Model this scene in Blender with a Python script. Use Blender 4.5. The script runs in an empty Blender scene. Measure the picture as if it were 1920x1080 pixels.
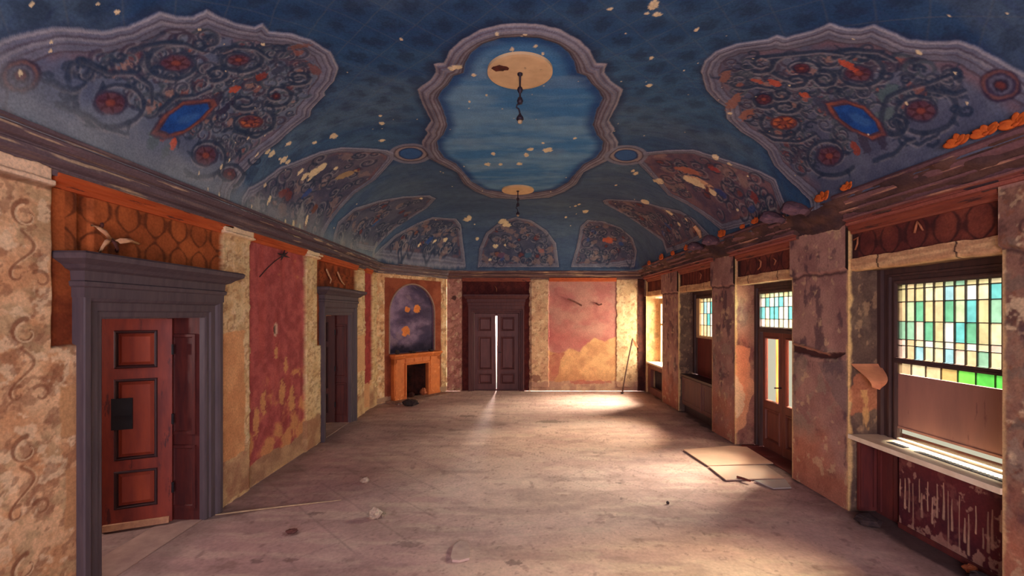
import bpy, bmesh, math
import numpy as np
from mathutils import Vector, Matrix

SC = bpy.context.scene
COL = SC.collection
rng = np.random.default_rng(11)
PI = math.pi

# ------------------------------------------------------------------ measures
EYE, FPX, CX, CY = 2.05, 840.0, 963.0, 588.0      # eye height, focal length (px of 1920), principal point
WL, WR, WB = -3.10, 3.48, 11.88                   # left wall, right pier faces, back wall
REAR = -1.6
CA, CB = (-3.10, 10.10), (-1.77, 11.88)           # canted corner wall
XW = 3.84                                         # window plane on the right


def lin(c):
    c = np.asarray(c, float) / 255.0
    return np.where(c <= 0.04045, c / 12.92, ((c + 0.055) / 1.055) ** 2.4)


# ------------------------------------------------------------------ noise
_T = rng.random((256, 256))


def vnoise(x, y, seed=0):
    x = np.asarray(x, float) + seed * 17.31 + 500.0
    y = np.asarray(y, float) + seed * 7.77 + 500.0
    xi = np.floor(x).astype(np.int64); yi = np.floor(y).astype(np.int64)
    xf = x - xi; yf = y - yi
    xf = xf * xf * (3 - 2 * xf); yf = yf * yf * (3 - 2 * yf)
    a = _T[xi & 255, yi & 255]; b = _T[(xi + 1) & 255, yi & 255]
    c = _T[xi & 255, (yi + 1) & 255]; d = _T[(xi + 1) & 255, (yi + 1) & 255]
    return (a * (1 - xf) + b * xf) * (1 - yf) + (c * (1 - xf) + d * xf) * yf


def fbm(x, y, octv=4, seed=0):
    t = 0; amp = 0.5; tot = 0
    for k in range(octv):
        t = t + amp * vnoise(x * 2 ** k, y * 2 ** k, seed + k * 3)
        tot += amp; amp *= 0.55
    return t / tot


def sstep(a, b, x):
    t = np.clip((x - a) / (b - a), 0, 1)
    return t * t * (3 - 2 * t)


# ------------------------------------------------------------------ materials
def new_mat(name):
    m = bpy.data.materials.new(name); m.use_nodes = True
    nt = m.node_tree; nt.nodes.clear()
    out = nt.nodes.new('ShaderNodeOutputMaterial')
    return m, nt, out


def N(nt, typ, **kw):
    n = nt.nodes.new(typ)
    for k, v in kw.items():
        if hasattr(n, k) and not k[0].isupper():
            setattr(n, k, v)
        else:
            n.inputs[k].default_value = v
    return n


def paint_mat(name, rough=0.85, bump=0.25, nscale=45.0, lo=0.82, hi=1.12, spec=0.2):
    m, nt, out = new_mat(name)
    L = nt.links.new
    at = N(nt, 'ShaderNodeAttribute', attribute_name='Col')
    tc = N(nt, 'ShaderNodeTexCoord')
    n1 = N(nt, 'ShaderNodeTexNoise', Scale=nscale, Detail=4.0, Roughness=0.6)
    n2 = N(nt, 'ShaderNodeTexNoise', Scale=6.0, Detail=5.0, Roughness=0.6)
    L(tc.outputs['Object'], n1.inputs['Vector']); L(tc.outputs['Object'], n2.inputs['Vector'])
    mr = N(nt, 'ShaderNodeMapRange'); mr.inputs['From Min'].default_value = 0.3; mr.inputs['From Max'].default_value = 0.7
    mr.inputs['To Min'].default_value = lo; mr.inputs['To Max'].default_value = hi
    L(n1.outputs['Fac'], mr.inputs['Value'])
    mr2 = N(nt, 'ShaderNodeMapRange'); mr2.inputs['From Min'].default_value = 0.3; mr2.inputs['From Max'].default_value = 0.7
    mr2.inputs['To Min'].default_value = 0.88; mr2.inputs['To Max'].default_value = 1.1
    L(n2.outputs['Fac'], mr2.inputs['Value'])
    mu = N(nt, 'ShaderNodeMath', operation='MULTIPLY'); L(mr.outputs[0], mu.inputs[0]); L(mr2.outputs[0], mu.inputs[1])
    vm = N(nt, 'ShaderNodeVectorMath', operation='SCALE')
    L(at.outputs['Color'], vm.inputs[0]); L(mu.outputs[0], vm.inputs['Scale'])
    p = N(nt, 'ShaderNodeBsdfPrincipled'); p.inputs['Roughness'].default_value = rough
    p.inputs['Specular IOR Level'].default_value = spec
    L(vm.outputs[0], p.inputs['Base Color'])
    if bump:
        b = N(nt, 'ShaderNodeBump', Strength=bump, Distance=0.01)
        L(n1.outputs['Fac'], b.inputs['Height']); L(b.outputs['Normal'], p.inputs['Normal'])
    L(p.outputs[0], out.inputs['Surface'])
    return m


def mat(name, c1, c2=None, scale=8.0, rough=0.7, bump=0.2, stretch=(1, 1, 1), wear=None, wthr=0.62, spec=0.3, metal=0.0):
    """two-tone noise material; wear = colour that shows above a noise threshold"""
    m, nt, out = new_mat(name)
    L = nt.links.new
    c2 = c2 if c2 is not None else tuple(min(255, x * 1.2 + 6) for x in c1)
    tc = N(nt, 'ShaderNodeTexCoord')
    mp = N(nt, 'ShaderNodeMapping'); mp.inputs['Scale'].default_value = stretch
    L(tc.outputs['Object'], mp.inputs['Vector'])
    n1 = N(nt, 'ShaderNodeTexNoise', Scale=scale, Detail=6.0, Roughness=0.62)
    L(mp.outputs[0], n1.inputs['Vector'])
    rp = N(nt, 'ShaderNodeValToRGB')
    rp.color_ramp.elements[0].position = 0.32; rp.color_ramp.elements[1].position = 0.68
    rp.color_ramp.elements[0].color = (*lin(c1), 1); rp.color_ramp.elements[1].color = (*lin(c2), 1)
    L(n1.outputs['Fac'], rp.inputs['Fac'])
    colout = rp.outputs['Color']
    if wear is not None:
        n2 = N(nt, 'ShaderNodeTexNoise', Scale=scale * 0.8 + 2, Detail=8.0, Roughness=0.7)
        mp2 = N(nt, 'ShaderNodeMapping'); mp2.inputs['Location'].default_value = (3.1, 7.7, 1.9); mp2.inputs['Scale'].default_value = stretch
        L(tc.outputs['Object'], mp2.inputs['Vector']); L(mp2.outputs[0], n2.inputs['Vector'])
        r2 = N(nt, 'ShaderNodeValToRGB')
        r2.color_ramp.elements[0].position = wthr; r2.color_ramp.elements[1].position = wthr + 0.05
        L(n2.outputs['Fac'], r2.inputs['Fac'])
        mx = N(nt, 'ShaderNodeMix', data_type='RGBA')
        L(r2.outputs['Color'], mx.inputs[0]); L(colout, mx.inputs[6]); mx.inputs[7].default_value = (*lin(wear), 1)
        colout = mx.outputs[2]
    p = N(nt, 'ShaderNodeBsdfPrincipled')
    p.inputs['Roughness'].default_value = rough; p.inputs['Specular IOR Level'].default_value = spec
    p.inputs['Metallic'].default_value = metal
    L(colout, p.inputs['Base Color'])
    if bump:
        b = N(nt, 'ShaderNodeBump', Strength=bump, Distance=0.01)
        L(n1.outputs['Fac'], b.inputs['Height']); L(b.outputs['Normal'], p.inputs['Normal'])
    L(p.outputs[0], out.inputs['Surface'])
    return m


def glass_mat(name, transl=0.75, clear=0.2):
    """leaded coloured glass: light scatters through in the pane's own colour"""
    m, nt, out = new_mat(name); L = nt.links.new
    at = N(nt, 'ShaderNodeAttribute', attribute_name='Col')
    tl = N(nt, 'ShaderNodeBsdfTranslucent'); tr = N(nt, 'ShaderNodeBsdfTransparent'); gl = N(nt, 'ShaderNodeBsdfGlossy', Roughness=0.2)
    tc = N(nt, 'ShaderNodeTexCoord'); n1 = N(nt, 'ShaderNodeTexNoise', Scale=14.0, Detail=4.0)
    L(tc.outputs['Object'], n1.inputs['Vector'])
    mr = N(nt, 'ShaderNodeMapRange'); mr.inputs['From Min'].default_value = 0.3; mr.inputs['From Max'].default_value = 0.7
    mr.inputs['To Min'].default_value = 0.75; mr.inputs['To Max'].default_value = 1.1
    L(n1.outputs['Fac'], mr.inputs['Value'])
    vm = N(nt, 'ShaderNodeVectorMath', operation='SCALE'); L(at.outputs['Color'], vm.inputs[0]); L(mr.outputs[0], vm.inputs['Scale'])
    L(vm.outputs[0], tl.inputs['Color']); L(vm.outputs[0], tr.inputs['Color'])
    m1 = N(nt, 'ShaderNodeMixShader', Fac=clear / (transl + clear)); L(tl.outputs[0], m1.inputs[1]); L(tr.outputs[0], m1.inputs[2])
    m2 = N(nt, 'ShaderNodeMixShader', Fac=0.04); L(m1.outputs[0], m2.inputs[1]); L(gl.outputs[0], m2.inputs[2])
    L(m2.outputs[0], out.inputs['Surface'])
    return m


def clear_glass(name, tint=(235, 235, 225)):
    m, nt, out = new_mat(name); L = nt.links.new
    tr = N(nt, 'ShaderNodeBsdfTransparent'); tr.inputs['Color'].default_value = (*lin(tint), 1)
    gl = N(nt, 'ShaderNodeBsdfGlossy', Roughness=0.05)
    m2 = N(nt, 'ShaderNodeMixShader', Fac=0.05); L(tr.outputs[0], m2.inputs[1]); L(gl.outputs[0], m2.inputs[2])
    L(m2.outputs[0], out.inputs['Surface'])
    return m


def cloth_mat(name, c1, c2, transl=0.5):
    m, nt, out = new_mat(name); L = nt.links.new
    tc = N(nt, 'ShaderNodeTexCoord'); n1 = N(nt, 'ShaderNodeTexNoise', Scale=9.0, Detail=4.0)
    mp = N(nt, 'ShaderNodeMapping'); mp.inputs['Scale'].default_value = (2, 2, 0.15)
    L(tc.outputs['Object'], mp.inputs['Vector']); L(mp.outputs[0], n1.inputs['Vector'])
    rp = N(nt, 'ShaderNodeValToRGB'); rp.color_ramp.elements[0].position = 0.35; rp.color_ramp.elements[1].position = 0.65
    rp.color_ramp.elements[0].color = (*lin(c1), 1); rp.color_ramp.elements[1].color = (*lin(c2), 1)
    L(n1.outputs['Fac'], rp.inputs['Fac'])
    tl = N(nt, 'ShaderNodeBsdfTranslucent'); df = N(nt, 'ShaderNodeBsdfDiffuse')
    L(rp.outputs[0], tl.inputs['Color']); L(rp.outputs[0], df.inputs['Color'])
    mx = N(nt, 'ShaderNodeMixShader', Fac=transl); L(df.outputs[0], mx.inputs[1]); L(tl.outputs[0], mx.inputs[2])
    L(mx.outputs[0], out.inputs['Surface'])
    return m


# ------------------------------------------------------------------ object helpers
def link(o, parent=None):
    COL.objects.link(o)
    if parent is not None:
        o.parent = parent
    return o


def tag(o, label=None, cat=None, group=None, kind=None):
    if label: o['label'] = label
    if cat: o['category'] = cat
    if group: o['group'] = group
    if kind: o['kind'] = kind
    return o


def empty(name, loc=(0, 0, 0)):
    o = bpy.data.objects.new(name, None); o.location = loc; o.empty_display_size = 0.1
    return link(o)


class MB:
    """collects geometry (in world coordinates) for ONE mesh object"""
    def __init__(s): s.v = []; s.f = []; s.c = None

    def add(s, vs, fs):
        o = len(s.v); s.v += [tuple(map(float, p)) for p in vs]; s.f += [tuple(i + o for i in f) for f in fs]

    def box(s, x0, x1, y0, y1, z0, z1):
        s.add([(x0, y0, z0), (x1, y0, z0), (x1, y1, z0), (x0, y1, z0), (x0, y0, z1), (x1, y0, z1), (x1, y1, z1), (x0, y1, z1)],
              [(0, 3, 2, 1), (4, 5, 6, 7), (0, 1, 5, 4), (1, 2, 6, 5), (2, 3, 7, 6), (3, 0, 4, 7)])

    def rings(s, rings, cap0=True, cap1=True, closed=True):
        n = len(rings[0]); o = len(s.v)
        for r in rings: s.v += [tuple(map(float, p)) for p in r]
        for k in range(len(rings) - 1):
            for i in range(n if closed else n - 1):
                j = (i + 1) % n
                s.f.append((o + k * n + i, o + k * n + j, o + (k + 1) * n + j, o + (k + 1) * n + i))
        if cap0: s.f.append(tuple(o + i for i in reversed(range(n))))
        if cap1: s.f.append(tuple(o + (len(rings) - 1) * n + i for i in range(n)))

    def tube(s, pts, r, n=8):
        pts = [Vector(p) for p in pts]; R = []
        rr = r if isinstance(r, (list, tuple)) else [r] * len(pts)
        up = Vector((0.13, 0.21, 1)).normalized()
        for i, p in enumerate(pts):
            t = (pts[min(i + 1, len(pts) - 1)] - pts[max(i - 1, 0)]).normalized()
            a = t.cross(up)
            if a.length < 1e-3: a = t.cross(Vector((1, 0, 0)))
            a.normalize(); b = t.cross(a)
            R.append([p + (a * math.cos(2 * PI * k / n) + b * math.sin(2 * PI * k / n)) * rr[i] for k in range(n)])
        s.rings(R)

    def lathe(s, c, prof, n=24):
        s.rings([[(c[0] + r * math.cos(2 * PI * k / n), c[1] + r * math.sin(2 * PI * k / n), c[2] + z) for k in range(n)] for r, z in prof])

    def lump(s, c, r, seed=0, n=10, rough=0.35):
        rg = np.random.default_rng(seed); R = []
        for k in range(1, 7):
            th = PI * k / 7
            R.append([(c[0] + r[0] * math.sin(th) * math.cos(2 * PI * i / n) * (1 + rough * (rg.random() - .5)),
                       c[1] + r[1] * math.sin(th) * math.sin(2 * PI * i / n) * (1 + rough * (rg.random() - .5)),
                       c[2] - r[2] * math.cos(th) * (1 + rough * (rg.random() - .5))) for i in range(n)])
        s.rings(R)

    def build(s, name, m, parent=None, smooth=False, xf=None):
        me = bpy.data.meshes.new(name)
        vs = s.v if xf is None else [tuple(xf @ Vector(p)) for p in s.v]
        me.from_pydata(vs, [], s.f)
        bm = bmesh.new(); bm.from_mesh(me); bmesh.ops.recalc_face_normals(bm, faces=bm.faces); bm.to_mesh(me); bm.free()
        me.materials.append(m)
        if smooth:
            for p in me.polygons: p.use_smooth = True
        o = link(bpy.data.objects.new(name, me))
        if parent is not None:
            o.parent = parent; o.matrix_parent_inverse = Matrix.Translation(-Vector(parent.location))
        else:
            # put the origin at the thing's base, so materials still read world-like object coordinates locally
            pass
        return o


def set_col(o, cols):
    """per-face colours"""
    me = o.data
    a = me.attributes.new('Col', 'FLOAT_COLOR', 'CORNER')
    arr = np.ones((len(me.loops), 4), np.float32)
    for p in me.polygons:
        for li in p.loop_indices: arr[li, :3] = cols[p.index]
    a.data.foreach_set('color', arr.ravel())


# ------------------------------------------------------------------ painted canvases
class Canvas:
    """a fine grid over (u, v) whose vertices carry pigment (col) and relief (h)"""
    def __init__(s, u, v):
        s.u = np.asarray(u, float); s.v = np.asarray(v, float)
        s.U, s.V = np.meshgrid(s.u, s.v)
        s.col = np.zeros(s.U.shape + (3,)); s.h = np.zeros(s.U.shape)
        s.keep = None

    def win(s, u0, u1, v0, v1):
        a = np.searchsorted(s.u, u0); b = np.searchsorted(s.u, u1, 'right')
        c = np.searchsorted(s.v, v0); d = np.searchsorted(s.v, v1, 'right')
        return slice(max(c - 1, 0), d + 1), slice(max(a - 1, 0), b + 1)

    def blend(s, sl, color, m):
        c = lin(color) if not isinstance(color, np.ndarray) else color
        s.col[sl] = s.col[sl] * (1 - m[..., None]) + c * m[..., None]

    def base(s, c1, c2, fu=2.0, fv=2.0, seed=0, octv=5, lo=0.3, hi=0.7, sl=np.s_[:, :], alpha=1.0):
        t = sstep(lo, hi, fbm(s.U[sl] * fu, s.V[sl] * fv, octv, seed))[..., None]
        c = lin(c1) * (1 - t) + lin(c2) * t
        s.col[sl] = s.col[sl] * (1 - alpha) + c * alpha

    def sdf(s, pts, pad=0.05):
        P = np.asarray(pts, float)
        sl = s.win(P[:, 0].min() - pad, P[:, 0].max() + pad, P[:, 1].min() - pad, P[:, 1].max() + pad)
        U = s.U[sl]; V = s.V[sl]
        d2 = np.full(U.shape, 1e9); ins = np.zeros(U.shape, bool)
        for k in range(len(P)):
            a = P[k]; b = P[(k + 1) % len(P)]; e = b - a
            L2 = max(e @ e, 1e-12)
            t = np.clip(((U - a[0]) * e[0] + (V - a[1]) * e[1]) / L2, 0, 1)
            d2 = np.minimum(d2, (U - a[0] - t * e[0]) ** 2 + (V - a[1] - t * e[1]) ** 2)
            if a[1] != b[1]:
                c = ((a[1] > V) != (b[1] > V)) & (U < (b[0] - a[0]) * (V - a[1]) / (b[1] - a[1]) + a[0])
                ins ^= c
        d = np.sqrt(d2)
        return sl, np.where(ins, -d, d)

    def poly(s, pts, color, alpha=1.0, soft=0.008, rough=0.0, rs=12.0, seed=0, c2=None, relief=0.0):
        sl, d = s.sdf(pts, pad=rough + soft)
        if rough:
            d = d + (fbm(s.U[sl] * rs, s.V[sl] * rs, 4, seed) - 0.5) * 2 * rough
        m = sstep(soft, -soft, d) * alpha
        c = color
        if c2 is not None:
            t = sstep(0.32, 0.68, fbm(s.U[sl] * rs, s.V[sl] * rs, 5, seed + 5))[..., None]
            c = lin(color) * (1 - t) + lin(c2) * t
        s.blend(sl, c, m)
        if relief: s.h[sl] += relief * sstep(soft, -soft, d)
        return sl, d

    def rect(s, u0, u1, v0, v1, color, **k):
        return s.poly([(u0, v0), (u1, v0), (u1, v1), (u0, v1)], color, **k)

    def stroke(s, pts, w, color, alpha=1.0, soft=0.4, relief=0.0):
        P = np.asarray(pts, float); n = len(P)
        W = np.linspace(w[0], w[1], n) if isinstance(w, (tuple, list)) else np.full(n, w)
        wm = W.max() * 1.5
        sl = s.win(P[:, 0].min() - wm, P[:, 0].max() + wm, P[:, 1].min() - wm, P[:, 1].max() + wm)
        U = s.U[sl]; V = s.V[sl]
        if U.size == 0: return
        m = np.zeros(U.shape); r0 = sl[0].start; c0 = sl[1].start
        for k in range(n - 1):
            a = P[k]; b = P[k + 1]; e = b - a; L2 = max(e @ e, 1e-12)
            ws = (W[k] + W[k + 1]) / 2
            q = s.win(min(a[0], b[0]) - ws * 1.5, max(a[0], b[0]) + ws * 1.5, min(a[1], b[1]) - ws * 1.5, max(a[1], b[1]) + ws * 1.5)
            q = (slice(max(q[0].start - r0, 0), max(q[0].stop - r0, 0)), slice(max(q[1].start - c0, 0), max(q[1].stop - c0, 0)))
            uu = U[q]; vv = V[q]
            if uu.size == 0: continue
            t = np.clip(((uu - a[0]) * e[0] + (vv - a[1]) * e[1]) / L2, 0, 1)
            d = np.sqrt((uu - a[0] - t * e[0]) ** 2 + (vv - a[1] - t * e[1]) ** 2)
            wt = W[k] + t * (W[k + 1] - W[k])
            m[q] = np.maximum(m[q], sstep(wt * (1 + soft), wt * (1 - soft), d))
        s.blend(sl, color, m * alpha)
        if relief: s.h[sl] += relief * m

    def blob(s, c, ru, rv, color, alpha=1.0, rough=0.5, rs=None, seed=0, rot=0.0, soft=0.15, relief=0.0):
        R = max(ru, rv) * 1.6
        sl = s.win(c[0] - R, c[0] + R, c[1] - R, c[1] + R)
        du = s.U[sl] - c[0]; dv = s.V[sl] - c[1]
        if du.size == 0: return
        a = du * math.cos(rot) + dv * math.sin(rot); b = -du * math.sin(rot) + dv * math.cos(rot)
        f = rs or 1.6 / min(ru, rv)
        q = np.sqrt((a / ru) ** 2 + (b / rv) ** 2) + (fbm(s.U[sl] * f, s.V[sl] * f, 3, seed) - .5) * 2 * rough
        m = sstep(1 + soft, 1 - soft, q)
        s.blend(sl, color, m * alpha)
        if relief: s.h[sl] += relief * m

    def faces(s):
        nv, nu = s.U.shape
        i = np.arange(nv * nu).reshape(nv, nu)
        F = np.stack([i[:-1, :-1], i[:-1, 1:], i[1:, 1:], i[1:, :-1]], -1)
        return F[s.keep] if s.keep is not None else F.reshape(-1, 4)


def build_canvases(name, items, m, parent=None, smooth=True):
    """items = [(canvas, fn(U,V,H)->(X,Y,Z), flip)], merged into ONE mesh"""
    vs = []; fs = []; cs = []; off = 0
    for cv, fn, flip in items:
        X, Y, Z = fn(cv.U, cv.V, cv.h)
        X, Y, Z = np.broadcast_arrays(X, Y, Z)
        vs.append(np.stack([X, Y, Z], -1).reshape(-1, 3)); cs.append(cv.col.reshape(-1, 3))
        f = cv.faces()
        fs.append((f[:, ::-1] if flip else f) + off); off += cv.U.size
    V = np.concatenate(vs).astype(np.float32); F = np.concatenate(fs).astype(np.int32); C = np.concatenate(cs)
    me = bpy.data.meshes.new(name)
    me.vertices.add(len(V)); me.vertices.foreach_set('co', V.ravel())
    me.loops.add(F.size); me.loops.foreach_set('vertex_index', F.ravel())
    me.polygons.add(len(F))
    me.polygons.foreach_set('loop_start', np.arange(0, F.size, 4, dtype=np.int32))
    me.polygons.foreach_set('loop_total', np.full(len(F), 4, np.int32))
    if smooth: me.polygons.foreach_set('use_smooth', np.ones(len(F), bool))
    me.update(calc_edges=True)
    a = me.attributes.new('Col', 'FLOAT_COLOR', 'POINT')
    arr = np.ones((len(V), 4), np.float32); arr[:, :3] = np.clip(C, 0, 0.95)
    a.data.foreach_set('color', arr.ravel())
    me.materials.append(m)
    o = link(bpy.data.objects.new(name, me))
    if parent is not None:
        o.parent = parent; o.matrix_parent_inverse = Matrix.Translation(-Vector(parent.location))
    return o


def persp_axis(d0, d1, px, coarse_before=None):
    """sample a depth axis evenly as the eye sees it (step px), from d0 to d1; slope = metres*px"""
    k0, k1 = 1.0 / d0, 1.0 / d1
    n = int(abs(k0 - k1) / px) + 2
    a = 1.0 / np.linspace(k0, k1, n)
    if coarse_before is not None:
        a = np.concatenate([np.arange(coarse_before, d0, 0.12), a])
    return a


def spiral(c, r0, r1, a0, turns, n=26, asp=1.0):
    t = np.linspace(0, 1, n); r = r0 + (r1 - r0) * t ** 0.8; a = a0 + turns * 2 * PI * t
    return np.stack([c[0] + r * np.cos(a), c[1] + r * np.sin(a) * asp], -1)


# ------------------------------------------------------------------ paint materials
M_CEIL = paint_mat('ceiling_paint', rough=0.9, bump=0.15, nscale=60, lo=0.80, hi=1.18)
M_WALL = paint_mat('wall_paint', rough=0.9, bump=0.35, nscale=48, lo=0.82, hi=1.14)
M_FLOOR = paint_mat('floor_dust', rough=0.8, bump=0.2, nscale=30, lo=0.86, hi=1.1, spec=0.25)
M_CORN = paint_mat('cornice_paint', rough=0.8, bump=0.3, nscale=50, lo=0.8, hi=1.15)

# ================================================================== CEILING
CL, CR, CBK, CZ0, CH, CW = -2.92, 3.22, 11.66, 3.17, 1.18, 1.72
_th = np.linspace(0, PI / 2, 400)
_dd = CW * (1 - np.cos(_th)); _zz = CH * np.sin(_th)
_arc = np.concatenate([[0], np.cumsum(np.hypot(np.diff(_dd), np.diff(_zz)))]); AL = _arc[-1]
FLATX = (CR - CL) - 2 * CW


def u_of_x(x):
    d = x - CL; e = CR - x
    u = AL + (d - CW)
    u = np.where(d < CW, np.interp(d, _dd, _arc), u)
    return np.where(e < CW, 2 * AL + FLATX - np.interp(e, _dd, _arc), u)


def x_of_u(u):
    w = 2 * AL + FLATX - u
    x = CL + CW + (u - AL)
    x = np.where(u < AL, CL + np.interp(u, _arc, _dd), x)
    return np.where(w < AL, CR - np.interp(w, _arc, _dd), x)


YK = CBK - CW


def v_of_y(y):
    e = CBK - y
    return np.where(e < CW, YK + AL - np.interp(e, _dd, _arc), y)


def y_of_v(v):
    e = YK + AL - v
    return np.where(e < AL, CBK - np.interp(e, _arc, _dd), v)


_ca, _cb = np.array([-2.92, 10.17]), np.array([-1.66, 11.66])
_cn = np.array([_cb[1] - _ca[1], -(_cb[0] - _ca[0])]); _cn = _cn / np.linalg.norm(_cn)


def zceil(x, y):
    q = 0
    for d in (x - CL, CR - x, CBK - y, (x - _ca[0]) * _cn[0] + (y - _ca[1]) * _cn[1]):
        q = q + np.clip(1 - d / CW, 0, 3) ** 7
    q = np.minimum(q ** (1 / 7), 1)
    return CZ0 + CH * np.sqrt(1 - q * q)


_YS = np.linspace(1.5, 12.2, 3000)


def px2uv(px, py):
    """where the photo's pixel lies on the vault (measured by sight line), in ceiling coordinates"""
    out = []
    for a, b in zip(np.atleast_1d(px).ravel(), np.atleast_1d(py).ravel()):
        X = (a - CX) / FPX * _YS; Z = EYE + (CY - b) / FPX * _YS
        f = Z - zceil(np.clip(X, CL, CR), np.minimum(_YS, CBK))
        f = np.where((X < CL) | (X > CR) | (_YS > CBK), 1, f)
        k = int(np.argmax(f > 0))
        Y = _YS[k]
        out.append((float(u_of_x(np.clip(X[k], CL, CR))), float(v_of_y(min(Y, CBK)))))
    return np.array(out)


def dens(P, step=7.0):
    P = np.asarray(P, float); o = []
    for k in range(len(P)):
        a = P[k]; b = P[(k + 1) % len(P)]; n = max(1, int(np.hypot(*(b - a)) / step))
        for i in range(n): o.append(a + (b - a) * i / n)
    return np.array(o)


def pp(pts, closed=False, step=7.0):
    P = np.asarray(pts, float)
    if closed: P = dens(P, step)
    return px2uv(P[:, 0], P[:, 1])


vA = np.concatenate([np.arange(REAR, 1.0, 0.06), np.arange(1.0, 2.2, 0.02), np.arange(2.2, 5.0, 0.008), np.arange(5.0, 8.0, 0.011), np.arange(8.0, YK + AL, 0.013), [YK + AL]])
cc = Canvas(np.linspace(0, 2 * AL + FLATX, 900), vA)
XX = x_of_u(cc.U); YY = y_of_v(cc.V)
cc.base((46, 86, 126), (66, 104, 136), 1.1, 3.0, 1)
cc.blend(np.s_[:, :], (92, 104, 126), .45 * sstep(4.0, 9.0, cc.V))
cc.blend(np.s_[:, :], (32, 58, 98), .6 * sstep(4.6, 2.6, cc.V + (fbm(cc.U, cc.V, 4, 17) - .5) * 1.5))  # near field deeper blue, partly imitating dimmer light towards the viewer
# faded grey patches + brushed streaks
t = sstep(0.5, 0.72, fbm(cc.U * 0.8, cc.V * 1.6, 5, 9)); cc.blend(np.s_[:, :], (90, 112, 130), t * 0.5)
t = sstep(0.52, 0.8, fbm(cc.U * 6, cc.V * 40, 3, 19)); cc.blend(np.s_[:, :], (50, 70, 112), t * 0.4)
# stencilled diaper on the field: lattice lines with dark tufts
wob = (fbm(cc.U * 3, cc.V * 3, 3, 18) - .5) * .06
g1 = np.abs(((cc.U + cc.V + wob) / 0.42) % 1 - 0.5); g2 = np.abs(((cc.U - cc.V + wob) / 0.42) % 1 - 0.5)
lat = np.maximum(sstep(0.47, 0.495, g1), sstep(0.47, 0.495, g2)) * sstep(6.5, 4.0, cc.V)
cc.blend(np.s_[:, :], (100, 108, 112), lat * 0.3)
tuft = sstep(0.42, 0.1, np.hypot(((cc.U + cc.V) / 0.42) % 1 - 0.5, ((cc.U - cc.V) / 0.42) % 1 - 0.5) + (fbm(cc.U * 22, cc.V * 22, 3, 2) - .5) * .5)
cc.blend(np.s_[:, :], (34, 46, 70), tuft * 0.5 * sstep(7.0, 4.0, cc.V))
# mask for light painted pale just above the cornice
edge = np.minimum(cc.U, YK + AL - cc.V)
w = sstep(0.55, 0.05, edge + (fbm(cc.U * 2, cc.V * 2, 4, 33) - .5) * .5)

wr = sstep(0.5, 0.0, 2 * AL + FLATX - cc.U)


BAND, BLINE, BLITE = (124, 128, 146), (82, 76, 90), (162, 162, 166)
GND, DRK, LITE = (104, 116, 140), (42, 60, 86), (150, 150, 156)


def rosette(cx, cy, rx, ry, red=(108, 76, 88), rim=(60, 62, 86)):
    a = np.linspace(0, 2 * PI, 26)
    c = px2uv(cx, cy)[0]
    cc.poly(pp(np.stack([cx + rx * np.cos(a), cy + ry * np.sin(a)], -1)[:-1]), rim, soft=.012, rough=.01, rs=20)
    cc.poly(pp(np.stack([cx + rx * .8 * np.cos(a), cy + ry * .8 * np.sin(a)], -1)[:-1]), red, soft=.012, rough=.015, rs=22, c2=(88, 58, 78))
    for k in range(6):
        b = k * PI / 3 + .3
        q = np.array([(cx + rx * f * math.cos(b), cy + ry * f * math.sin(b)) for f in (.2, .72)])
        cc.stroke(pp(q), (0.016, 0.006), (74, 44, 56), .8)
    cc.poly(pp(np.stack([cx + rx * .26 * np.cos(a), cy + ry * .26 * np.sin(a)], -1)[:-1]), (140, 76, 68), soft=.01)


def scroll(cx, cy, rx, ry, a0=0.0, turns=1.2, w=0.03, col=DRK, lite=True):
    t = np.linspace(0, 1, 30); a = a0 + turns * 2 * PI * t; f = 0.35 + 0.65 * t
    P = np.stack([cx + rx * f * np.cos(a), cy + ry * f * np.sin(a)], -1)
    Q = pp(P)
    if lite: cc.stroke(pp(P + np.array([0, 3.0])), (w * .5, w * 1.1), LITE, .55, soft=.6)
    cc.stroke(Q, (w * .35, w), col, .88, soft=.5)
    # leaf lobes outside the turn
    for k in range(8, 30, 4):
        n = np.array([math.cos(a[k]), math.sin(a[k])])
        q = [P[k], P[k] + n * np.array([rx, ry]) * .22 + np.array([-n[1] * rx, n[0] * ry]) * .12]
        cc.stroke(pp(q), (w * 1.1, w * .2), col, .75)


def curl(cx, cy, r, a0=0.0, turns=0.9, w=0.02, col=DRK, asp=0.7):
    t = np.linspace(0, 1, 16); a = a0 + turns * 2 * PI * t; f = 0.25 + 0.75 * t
    cc.stroke(pp(np.stack([cx + r * f * np.cos(a), cy + r * asp * f * np.sin(a)], -1)), (w * .5, w), col, .85, soft=.5)


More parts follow.
